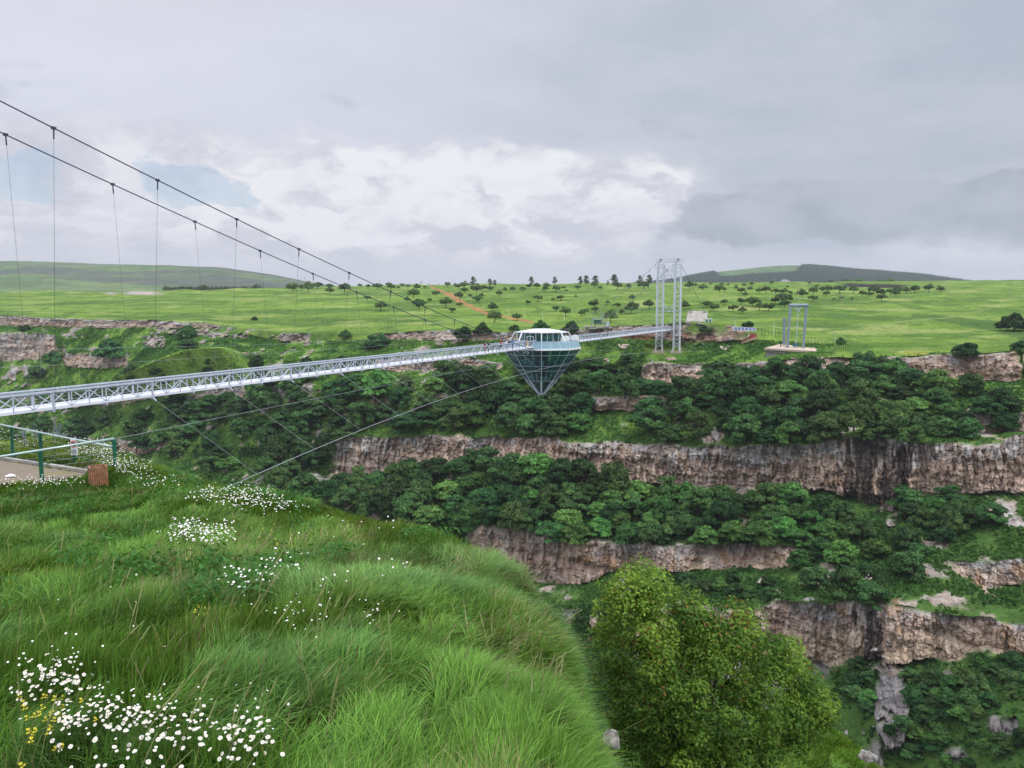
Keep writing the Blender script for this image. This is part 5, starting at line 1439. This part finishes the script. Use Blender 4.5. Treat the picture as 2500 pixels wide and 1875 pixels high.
def zrow(ps): return [V3(x, y, Y) for x, y, Y in ps]
za = zrow([(-260, 861, 72), (0, 856, 92), (310, 849, 130), (620, 842, 175), (900, 832, 222), (1300, 808, 268), (1448, 797, 275)]); zb_ = zrow([(-260, 903, 71), (0, 897, 91), (310, 885, 129), (620, 866, 174), (900, 846, 221), (1300, 812, 267), (1452, 799, 275)])
for r in (za, zb_):
    mb = MB(); mb.tube(r, .022, 4); mb.build('rope', M['cable_l'], zl)
for f_ in (.5, 1.25, 2.0, 2.62, 3.1, 3.6):
    i = int(f_); t_ = f_ - i; a = za[i].lerp(za[i + 1], t_); b = zb_[i].lerp(zb_[i + 1], t_)
    mb = MB(); mb.tube([a, b, b - Vector((0, 0, 1.2))], .014, 4); mb.build('hanger', M['cable_l'], zl)
# swing
pad = [(1866, 850, 240), (1992, 858, 238), (1994, 853, 240), (1965, 838, 254), (1929, 835, 256), (1906, 840, 250), (1884, 846, 244)]
mb = MB(); mb.prism([V3(*q) - Vector((0, 0, .5)) for q in pad], .6)
pd = mb.build('concrete_pad', M['conc_p'], base=V3(1930, 850, 244))
ctr_ = sum((V3(*q) for q in pad), Vector((0, 0, 0))) / len(pad); mb = MB()
mb.prism([ctr_.lerp(V3(*q), .95) - Vector((0, 0, 3.2)) for q in pad], 2.72); mb.build('stone_base', M['boulder'], pd)
tag(pd, 'pinkish concrete platform under the tall swing at the canyon edge', 'platform')
sw = thing('giant_swing', 'tall grey steel goal shaped swing frame on the pinkish platform', 'swing', V3(1942, 848, 244))
lg = []
for x0, x1 in ((1922, 1930), (1961, 1969)):
    a, b = V3(x0, 848, 243), V3(x1, 746, 243); lg.append(b)
    mb = MB(); mb.beam(a, b, .62, .62); mb.box(a + Vector((0, 0, .1)), 1.1, 1.1, .25); mb.build('leg', M['steel_d'], sw)
mb = MB(); mb.tube([lg[0] + Vector((-.45, 0, .1)), lg[1] + Vector((.45, 0, .1))], .5, 10); mb.build('top_beam', M['steel_d'], sw)
h = lg[0].lerp(lg[1], .5) - Vector((0, 0, .9))
mb = MB(); mb.box(h, 2.6, .5, .25); mb.beam(h + Vector((-.9, 0, 0)), h + Vector((-.6, 0, .7)), .15); mb.beam(h + Vector((.9, 0, 0)), h + Vector((.6, 0, .7)), .15); mb.box(h - Vector((0, 0, .6)), .5, .4, .9)
mb.build('pivot', M['steel'], sw)
g0 = V3(1943, 841, 243); mb = MB(); mb.beam(h - Vector((0, 0, .6)), g0, .16); md = h.lerp(g0, .5); mb.beam(md - Vector((1.1, 0, 0)), md + Vector((1.1, 0, 0)), .12); mb.build('swing_arm', M['steel'], sw)
M['teal'] = paint('teal_paint', (0.03, 0.13, 0.17), 0.4)
mb = MB(); c = V3(1943, 844.5, 243); mb.box(c, 1.7, .9, .45); mb.box(c + Vector((0, .4, .45)), 1.7, .12, .6)
for sx in (-.8, .8): mb.beam(c + Vector((sx, 0, 0)), c + Vector((0, 0, 1.2)), .07)
mb.build('seat', M['teal'], sw)
mb = MB(); a = V3(1913.5, 838, 247); b = V3(1915, 781, 247); mb.tube([a, b], .42, 10); mb.tube([b, b + Vector((0, 0, .5))], .55, 10); mb.box(a, 1.3, 1.3, .4)
tag(mb.build('steel_column', M['steel_d'], base=a), 'single grey steel column standing left of the swing frame', 'column')
mb = MB(); a = V3(1906, 846, 243)
mb.beam(a, a + Vector((0, 0, 1.4)), .25); mb.box(a + Vector((.1, 0, 1.2)), .5, .3, .5); tag(mb.build('control_post', M['dark'], base=a), 'short dark control post at the left edge of the swing platform', 'post')
# red path, slabs
def on_ground(pts, lift=.12): return [ground_at(x, y) + Vector((0, 0, lift)) for x, y in pts]
def sheet(name, pts, mat, lift=.5, thick=.2, **kw):
    g_ = [ground_at(x, y) for x, y in pts]; mb = MB(); Yc = sum(q.y for q in g_) / len(g_)
    top_ = [V3(x, y, g.y - .6) + Vector((0, 0, lift * .1)) for (x, y), g in zip(pts, g_)]
    n = len(top_); bot = [q + Vector((0, .3, -thick)) for q in top_]
    mb.add(top_ + bot, [tuple(range(n))] + [(i, n + i, n + (i + 1) % n, (i + 1) % n) for i in range(n)])
    return tag(mb.build(name, mat, base=top_[0]), **kw)
sheet('path', [(1799, 834), (1810, 837.5), (1846, 825), (1848, 815.5), (1830, 814.5), (1826, 822.5)], M['redpath'], kind='structure')
for a, b in (((1810, 838), (1847, 825.5)), ((1798, 834), (1826, 822.5)), ((1826, 822.5), (1830, 814.5))):
    p0, p1 = ground_at(*a), ground_at(*b); p0 = V3(a[0], a[1], p0.y - .8); p1 = V3(b[0], b[1], p1.y - .8)
    mb = MB(); mb.beam(p0, p1, .3, .35); tag(mb.build('kerb', M['conc_p']), kind='structure')
sheet('concrete_slab', [(1756, 845), (1783, 844.5), (1777, 852), (1770, 855), (1763, 853)], M['conc_p'], label='pale wedge of concrete in the grass right of the tower feet', cat='slab')
sheet('concrete_slab', [(1508.5, 840), (1536, 840.5), (1532, 848), (1523, 851.5), (1514, 850)], M['conc_p'], label='pale trapezoid of concrete under the far bridge span left of the tower', cat='slab')
# solar panels
sp_ = thing('solar_panels', 'row of tilted blue solar panels beside the round dark bush', 'solar panel', V3(1815, 808, 288))
for i in range(6):
    a = V3(1792 + i * 9, 806 + i * .3, ground_at(1792 + i * 9, 810).y - 2.0); x = Vector((1.25, .1, 0)); u = Vector((0, .9, 1.0))
    mb = MB(); mb.poly([a, a + x, a + x + u, a + u]); mb.build('panel', M['solar'], sp_)
    mb = MB(); mb.beam(a, a + x, .08); mb.beam(a + u, a + u + x, .08); mb.beam(a, a + u, .08); mb.beam(a + x, a + x + u, .08); mb.beam(a + u * .5 + x * .5, a + u * .5 + x * .5 - Vector((0, 0, 1)), .1); mb.build('panel_frame', M['white'], sp_)
# plateau fence
fe = thing('wire_fence', 'long dark wire fence with thin posts running behind the swing', 'fence', ground_at(1850, 812))
fp = [(1850, 813), (1900, 822), (1960, 833), (2010, 843), (2045, 850), (2073, 859)]
tops = []
for i in range(30):
    f_ = i / 29 * (len(fp) - 1); j = min(int(f_), len(fp) - 2); t_ = f_ - j
    x = fp[j][0] + (fp[j + 1][0] - fp[j][0]) * t_; y = fp[j][1] + (fp[j + 1][1] - fp[j][1]) * t_
    Y = ground_at(x, y).y - .8; b = V3(x, y, Y); tops.append(b)
    mb = MB(); mb.beam(b - Vector((0, 0, .4)), b + Vector((0, 0, 2.0)), .07); mb.build('post', M['dark'], fe)
mb = MB()
for a, b in zip(tops[:-1], tops[1:]):
    for z in (.2, .7, 1.2, 1.7): mb.beam(a + Vector((0, 0, z)), b + Vector((0, 0, z)), .015)
mb.build('wire', M['dark'], fe)
# lamp posts and marker poles
LP = [(1795, 796, 780, 'lamp post behind the solar panels'), (1889, 816, 786, 'lamp post left of the swing column'), (2037, 848, 815, 'lamp post beside the lone round bush'), (1127, 731, 717, 'pole at the upper bend of the dirt road'), (1151, 742, 725, 'pole just right of the upper dirt road'), (1179, 757, 737, 'pole halfway down the dirt road'), (1243, 772, 752, 'pole above the lower end of the dirt road'), (1282, 776, 756, 'pole right of the dirt road above the diamond'), (1324, 781, 763, 'pole above the right half of the diamond roof'), (1377, 782, 762, 'pole left of the launch platform'),
      (1768, 736, 716, 'pole in the orchard right of the anchor block'), (1948, 742, 708, 'pole in the orchard above the swing'), (2054, 745, 720, 'pole beside the bare trees'), (2215, 740, 714, 'pole alone on the right meadow'), (2466, 736, 708, 'pole near the right edge of the meadow'), (1637, 790, 770, 'lamp post between the tower legs'), (1474, 786, 764, 'lamp post right of the launch platform')]
for x, y0, y1, lb in LP:
    b = ground_at(x, y0); h_ = (y0 - y1) / F * b.y
    o = thing('lamp_post', 'thin pale ' + lb, 'lamp post', b)
    mb = MB(); mb.tube([b - Vector((0, 0, .3)), b + Vector((0, 0, h_))], .065 * max(1, b.y / 300), 5, .05 * max(1, b.y / 300)); mb.build('pole', M['conc_p'] if y0 < 770 else M['white'], o)
    mb = MB(); mb.box(b + Vector((-.3, 0, h_ + .05)), .8, .25, .12); mb.build('lamp_head', M['steel_d'], o)
for i, (x, y1, lb) in enumerate([(745, 677, 'left end of the skyline pole row'), (928, 685, 'skyline left of the dirt road'), (1027, 687, 'skyline pair beside the dirt road, left one'), (1030, 687, 'skyline pair beside the dirt road, right one'), (1046, 691, 'skyline just right of the pole pair'), (1070, 692, 'skyline above the top of the dirt road'), (1220, 688, 'skyline left of the tall trees'), (1332, 687, 'skyline among the tall trees'), (590, 690, 'skyline of the left meadow, leftmost'), (1277, 690, 'skyline above the glass diamond')]):
    b = V3(x, 702, 980); h_ = (702 - y1) / F * b.y
    o = thing('utility_pole', 'thin dark utility pole on the ' + lb, 'utility pole', b, group='utility poles on the skyline')
    mb = MB(); mb.tube([b - Vector((0, 0, 4)), b + Vector((0, 0, h_))], .22, 5, .16); mb.build('pole', M['bark'], o)
    mb = MB(); mb.beam(b + Vector((-1.2, 0, h_ - .6)), b + Vector((1.2, 0, h_ - .6)), .18); mb.build('crossarm', M['bark'], o)
# farm house
hs = thing('farm_house', 'white farm house with grey hipped roof below the forested hill', 'house', V3(1916, 695, 940))
mb = MB(); c = V3(1916, 692.5, 940); mb.box(c, 11, 8, 4.2); mb.build('wall', M['white'], hs)
mb = MB(); z = Vector((0, 0, 2.1)); e = [c + z + Vector((sx * 6.3, sy * 5, 0)) for sx, sy in ((-1, -1), (1, -1), (1, 1), (-1, 1))]; r0, r1 = c + z + Vector((-2, 0, 3)), c + z + Vector((2, 0, 3))
mb.add(e + [r0, r1], [(0, 1, 5, 4), (1, 2, 5), (2, 3, 4, 5), (3, 0, 4), (3, 2, 1, 0)]); mb.build('roof', M['roofred'], hs)
for dx in (-3.2, 0, 3.2):
    mb = MB(); mb.box(c + Vector((dx, -4.0, .2)), 1.4, .12, 1.6); mb.build('window', M['dark'], hs)

# ------------------------------------------------------------------ fence, sign and bin on the near hill
def fencing(name, label, pts, hs_, ext):
    th = thing(name, label, 'fence', pts[0])
    for i, (p, h) in enumerate(zip(pts, hs_)):
        if i in ext: continue
        mb = MB(); mb.box(p + Vector((0, 0, h / 2 - .15)), .1, .1, h + .3, .5); mb.build('post', M['green'], th)
    tp = [p + Vector((0, 0, h + .03)) for p, h in zip(pts, hs_)]
    mb = MB(); mb.tube(tp, .035, 8); mb.build('handrail', M['rail'], th, True)
    for q in (.18, .34, .5, .66, .82):
        mb = MB(); mb.tube([p + Vector((0, 0, h * q)) for p, h in zip(pts, hs_)], .0042, 4); mb.build('wire_rope', M['cable_l'], th)
cpst = V3(283, 1163, 22)
def rh(p, px, py, Y): return float(at(px, py, Y)[2]) - p.z - .03
fencing('green_fence', 'near green post fence with pale handrail rising to the corner post', [V3(-330, 1240, 19.1), V3(-120, 1205, 20), V3(103, 1180, 21), cpst], [rh(p, x, 1116 - .1596 * x, Y) for p, x, Y in ((V3(-330, 1240, 19.1), -330, 19.1), (V3(-120, 1205, 20), -120, 20), (V3(103, 1180, 21), 103, 21), (cpst, 283, 22))], ())
fencing('green_fence', 'far green post fence sloping down behind the paved terrace', [V3(-115, 1112, 31.5), V3(33, 1128, 27), V3(103, 1141, 25.4), V3(184, 1150, 24), cpst + Vector((-.05, .02, -.18))], [rh(p, x, 1035 + .2036 * x, Y) for p, x, Y in ((V3(-115, 1112, 31.5), -115, 31.5), (V3(33, 1128, 27), 33, 27), (V3(103, 1141, 25.4), 103, 25.4), (V3(184, 1150, 24), 184, 24), (cpst + Vector((0, 0, -.18)), 277, 22))], (4,))
sg = thing('warning_sign', 'white warning sign with a red ring on the far green fence', 'sign', V3(181, 1150, 23.9))
c = V3(181, 1091.5, 23.85); w, h = 18 / F * 23.85, 40 / F * 23.85; ax = Vector((.985, -.17, 0))
mb = MB(); 
mb.beam(c - ax * w / 2, c + ax * w / 2, .02, h); mb.build('board', M['white'], sg)
fw = Vector((-.17, -.985, 0)) * .02
mb = MB(); rc2 = c + fw + Vector((0, 0, h * .2)); R1 = w * .36
for i in range(16):
    a0, a1 = i * .3927, (i + 1) * .3927
    mb.beam(rc2 + ax * math.cos(a0) * R1 + Vector((0, 0, math.sin(a0) * R1 * 1.25)), rc2 + ax * math.cos(a1) * R1 + Vector((0, 0, math.sin(a1) * R1 * 1.25)), .018)
mb.beam(rc2 + ax * R1 * .7 + Vector((0, 0, -R1 * .85)), rc2 - ax * R1 * .7 + Vector((0, 0, R1 * .85)), .016)
mb.build('ring', CLO['red'], sg)
mb = MB(); mb.beam(rc2 + fw * .3 - Vector((0, 0, R1 * .7)), rc2 + fw * .3 + Vector((0, 0, R1 * .2)), .05, .02, fw); mb.beam(rc2 + fw * .3 + Vector((0, 0, R1 * .35)), rc2 + fw * .3 + Vector((0, 0, R1 * .6)), .05, .02, fw); mb.build('pictogram', M['dark'], sg)
mb = MB()
for i in range(3): mb.beam(c + fw - ax * w * .38 + Vector((0, 0, -h * (.18 + .1 * i))), c + fw + ax * w * (.38 - .08 * (i == 2)) + Vector((0, 0, -h * (.18 + .1 * i))), .008, .028)
mb.build('text_lines', M['steel_d'], sg)
bi = thing('litter_bin', 'square orange wooden slatted litter bin at the corner of the terrace', 'bin', V3(241, 1192, 20.4))
bc = V3(241, 1192, 20.4); rz = .62; q = Matrix.Rotation(rz, 3, 'Z'); S_ = .2; H_ = .62
for sx, sy in ((-1, 0), (1, 0), (0, -1), (0, 1)):
    mb = MB()
    for i in range(8):
        o_ = -S_ + .025 + i * (2 * S_ - .05) / 7
        p = q @ Vector((sx * S_ if sx else o_, sy * S_ if sy else o_, 0))
        mb.box(bc + p + Vector((0, 0, H_ / 2)), .04, .04, H_, rz)
    mb.build('slat_panel', M['wood'], bi)
mb = MB(); mb.box(bc + Vector((0, 0, .3)), .34, .34, .5, rz); mb.build('liner', M['dark'], bi)
mb = MB(); r = random.Random(2); c = V3(26, 1164, 22.0); c.z = path_z(c.x, c.y) + .02
pts = [c + Vector((math.cos(a) * r.uniform(.08, .17), math.sin(a) * r.uniform(.06, .12), r.uniform(0, .05))) for a in np.linspace(0, 6.28, 10)[:-1]]; tp = c + Vector((0, 0, .09))
mb.add(pts + [tp], [(i, (i + 1) % 9, 9) for i in range(9)]); tag(mb.build('litter', M['white'], base=c), 'crumpled white piece of litter lying on the brick paving', 'litter')

# ------------------------------------------------------------------ labels of plants and boulders: look, then place in its row
ORD = ['first', 'second', 'third', 'fourth', 'fifth', 'sixth', 'seventh', 'eighth', 'ninth', 'tenth', 'eleventh', 'twelfth', 'thirteenth', 'fourteenth', 'fifteenth', 'sixteenth', 'seventeenth', 'eighteenth', 'nineteenth', 'twentieth'] + ['twenty-' + w for w in ('first', 'second', 'third', 'fourth', 'fifth', 'sixth', 'seventh', 'eighth', 'ninth')] + ['thirtieth'] + ['thirty-' + w for w in ('first', 'second', 'third', 'fourth', 'fifth', 'sixth', 'seventh', 'eighth', 'ninth')] + ['fortieth'] + ['forty-' + w for w in ('first', 'second', 'third', 'fourth', 'fifth')]
LOOK = {'dense': 'dark green', 'mid': 'loose mid green', 'bright': 'fresh light green', 'bush': 'dark green', 'orchard': 'flat-topped', 'bare': 'nearly bare', 'poplar': 'airy tall', 'conifer': 'dark pointed'}
by = {}
for rec in PLANTS: by.setdefault((rec[4], rec[0].name.split('.')[0]), []).append(rec)
for (reg, nm), L_ in by.items():
    L_.sort(key=lambda r: r[1]); wm = sorted(r[3] for r in L_)
    for i, (o, px, py, w, _, kind, Y) in enumerate(L_):
        size = 'large ' if w > wm[int(len(wm) * .75)] else 'small ' if w < wm[len(wm) // 4] else ''
        noun = nm.split('_')[-1] if kind != 'poplar' else 'tree'
        pos = ORD[i] + ' from left' if len(L_) > 1 else 'alone'
        pre = 'on the ' if not reg.startswith(('behind', 'hedge', 'dark')) else {'b': '', 'h': 'in the ', 'd': 'in the '}[reg[0]]
        lb = '%s%s %s, %s, %s%s' % (size, LOOK[kind], noun, pos, pre, reg + (' by the farm house' if reg == 'dark clump' else ''))
        if len(lb.split()) > 16: lb = lb.replace('large ', '').replace('small ', '')
        if len(lb.split()) > 16: lb = lb.replace('fresh ', '').replace(' from left', '')
        o['label'] = lb
        o['group'] = nm.replace('_', ' ') + 's ' + pre + reg
by = {}
for rec in BOULD: by.setdefault(rec[4], []).append(rec)
for reg, L_ in by.items():
    L_.sort(key=lambda r: r[1])
    for i, (o, *_r) in enumerate(L_):
        o['label'] = 'grey lichen boulder, %s, at the %s' % (ORD[i] + ' from left' if len(L_) > 1 else 'alone', reg)
        if len(L_) > 1: o['group'] = 'boulders at the ' + reg

# ------------------------------------------------------------------ sky, sun, air
SUN_EL, SUN_AZ = 52.0, 118.0           # azimuth clockwise from the viewing direction
w_ = bpy.data.worlds.new('World'); SC.world = w_; w_.use_nodes = True
g = NT(w_.node_tree); w_.node_tree.nodes.clear()
out = g.n('ShaderNodeOutputWorld')
tc = g.n('ShaderNodeTexCoord').outputs['Generated']
sx = g.n('ShaderNodeSeparateXYZ'); g.l(tc, sx.inputs[0]); X, Y, Z = sx.outputs
az0 = g.math('ARCTAN2', X, Y); el0 = g.math('ARCSINE', Z)
wp = g.vec(az0, g.math('MULTIPLY', el0, 1.7), 0.0)
az = g.math('ADD', az0, g.math('MULTIPLY', g.math('SUBTRACT', g.noise(wp, 6.0, 6, 0.6), 0.5), 0.22))
el = g.math('ADD', el0, g.math('MULTIPLY', g.math('SUBTRACT', g.noise(g.vec(az0, g.math('MULTIPLY', el0, 1.7), 4.0), 7.0, 6, 0.6), 0.5), 0.10))
sky = g.n('ShaderNodeTexSky', sky_type='NISHITA'); sky.sun_disc = False
sky.sun_elevation = R_(SUN_EL); sky.sun_rotation = R_(SUN_AZ)
zz = g.math('ADD', g.math('MAXIMUM', Z, 0.0), 0.13)
pl = g.vec(g.math('DIVIDE', X, zz), g.math('DIVIDE', Y, zz), 0.0)
ae = g.vec(az0, g.math('MULTIPLY', el0, 1.9), 0.0)
n_str = g.noise(pl, 0.55, 6, 0.5, 0.4)
n_fin = g.noise(pl, 1.9, 5, 0.55)
n_cu = g.noise(ae, 7.5, 9, 0.56, 0.25)
n_cu2 = g.noise(g.vec(g.math('ADD', az, 3.7), g.math('ADD', g.math('MULTIPLY', el, 2.3), 0.012), 1.3), 11.0, 8, 0.55)
n_big = g.noise(g.vec(az, g.math('MULTIPLY', el, 1.6), 5.0), 3.2, 4, 0.5)
# high grey layer: lighter at left, blue-grey at right
rt = g.mr(g.math('ADD', az, g.math('MULTIPLY', g.math('SUBTRACT', n_str, 0.5), 0.8)), -0.45, 0.5)
base = g.mix(rt, (0.71, 0.725, 0.83), (0.43, 0.485, 0.575))
base = g.mix(g.mr(n_fin, 0.35, 0.7), base, g.mix(0.3, base, (0.78, 0.78, 0.86)))
base = g.mix(g.mr(n_str, 0.56, 0.36), base, g.mix(0.3, base, (0.49, 0.505, 0.58)))
# pale band under it and bright cumulus above the horizon
def win(x, a, b, c, d): return g.math('MULTIPLY', g.mr(x, a, b), g.mr(x, c, d, 1.0, 0.0))
lowb = g.mr(g.math('ADD', el, g.math('MULTIPLY', g.math('SUBTRACT', n_big, 0.5), 0.10)), 0.225, 0.175)
lowc = g.mix(g.mr(n_cu2, 0.35, 0.65), (0.60, 0.615, 0.69), (0.82, 0.82, 0.87))
base = g.mix(g.math('MULTIPLY', lowb, g.mr(az, 0.32, 0.10)), base, lowc)
cw = g.math('MULTIPLY', win(az, -0.5, -0.30, 0.02, 0.42), win(el, 0.03, 0.09, 0.165, 0.215))
cm_ = g.mr(g.math('ADD', n_cu, g.math('MULTIPLY', cw, 0.22)), 0.56, 0.72)
cuc = g.mix(g.mr(g.math('ADD', n_cu2, g.math('MULTIPLY', g.math('SUBTRACT', el, 0.11), 1.2)), 0.40, 0.58), (0.62, 0.635, 0.715), (0.88, 0.88, 0.915))
base = g.mix(g.math('MULTIPLY', cm_, g.mr(cw, 0.0, 0.25)), base, cuc)
# dark bank at right with billowed top, bright gap under it
bw = g.math('MULTIPLY', g.mr(az, 0.10, 0.30), win(el, 0.065, 0.09, 0.125, 0.165))
bk_ = g.mr(g.math('ADD', n_cu, g.math('MULTIPLY', bw, 0.42)), 0.60, 0.76)
base = g.mix(g.math('MULTIPLY', bk_, 0.95), base, g.mix(g.mr(g.math('ADD', g.math('MULTIPLY', n_cu2, .5), g.math('MULTIPLY', n_cu, .5)), .36, .62), (0.345, 0.385, 0.46), (0.47, 0.505, 0.575)))
gp = g.math('MULTIPLY', g.mr(az, 0.40, 0.52), win(el, 0.02, 0.045, 0.06, 0.09))
base = g.mix(g.math('MULTIPLY', gp, g.mr(n_cu, 0.42, 0.56)), base, (0.84, 0.83, 0.88))
# even veil close to the horizon
base = g.mix(g.mr(el0, 0.085, 0.035), base, g.mix(g.mr(az, 0.0, 0.4), (0.66, 0.675, 0.745), (0.60, 0.63, 0.70)))
# the holes of blue sky
nh = g.noise(g.vec(az, g.math('MULTIPLY', el, 2.0), 9.0), 10.0, 8, 0.6, 0.3)
hw = g.math('MULTIPLY', win(az, -0.47, -0.41, -0.335, -0.30), win(el, 0.115, 0.132, 0.158, 0.185))
hw2 = g.math('MULTIPLY', win(az, -0.70, -0.60, -0.54, -0.47), win(el, 0.12, 0.135, 0.155, 0.185))
hw = g.math('ADD', hw, g.math('MULTIPLY', hw2, 0.8))
hole = g.mr(g.math('ADD', g.math('MULTIPLY', g.math('SUBTRACT', nh, .5), .9), hw), 0.45, 0.8)
hole = g.math('MULTIPLY', g.math('MULTIPLY', hole, g.mr(hw, 0.0, 0.3)), 0.55)
# an overcast sky is brightest overhead; boosted out of view to light the land
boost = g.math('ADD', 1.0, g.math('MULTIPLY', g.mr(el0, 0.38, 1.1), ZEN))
bg1 = g.n('ShaderNodeBackground'); g.l(sky.outputs[0], bg1.inputs[0]); bg1.inputs[1].default_value = 0.12
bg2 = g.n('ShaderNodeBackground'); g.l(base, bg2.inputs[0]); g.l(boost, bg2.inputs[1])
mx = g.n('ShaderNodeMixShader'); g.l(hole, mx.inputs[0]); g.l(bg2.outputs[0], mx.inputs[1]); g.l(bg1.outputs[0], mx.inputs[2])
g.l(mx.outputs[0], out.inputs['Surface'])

sd = bpy.data.lights.new('sun', 'SUN'); sd.energy = 2.2; sd.angle = R_(12); sd.color = (1.0, 0.965, 0.90)
so = bpy.data.objects.new('sun', sd); COL.objects.link(so)
dv = Vector((math.sin(R_(SUN_AZ)) * math.cos(R_(SUN_EL)), math.cos(R_(SUN_AZ)) * math.cos(R_(SUN_EL)), math.sin(R_(SUN_EL))))
so.rotation_euler = dv.to_track_quat('Z', 'Y').to_euler()

hz_m = bpy.data.materials.new('air'); hz_m.use_nodes = True; hz_m.node_tree.nodes.clear(); g = NT(hz_m.node_tree)
pv = g.n('ShaderNodeVolumePrincipled'); pv.inputs['Color'].default_value = (0.86, 0.91, 1.0, 1); pv.inputs['Density'].default_value = HAZE; pv.inputs['Anisotropy'].default_value = 0.2
g.l(pv.outputs[0], g.n('ShaderNodeOutputMaterial').inputs['Volume'])
if HAZE > 0:
    mb = MB(); mb.box((0, 4400, 125), 20000, 9700, 480)
    tag(mb.build('haze', hz_m, base=(0, 4400, 125)), 'thin pale air softening the far hills', 'haze', kind='stuff')
SC.cycles.volume_bounces = 0
SC.cycles.max_bounces = 8; SC.cycles.transparent_max_bounces = 12; SC.cycles.diffuse_bounces = 3; SC.cycles.glossy_bounces = 3
SC.cycles.use_denoising = True
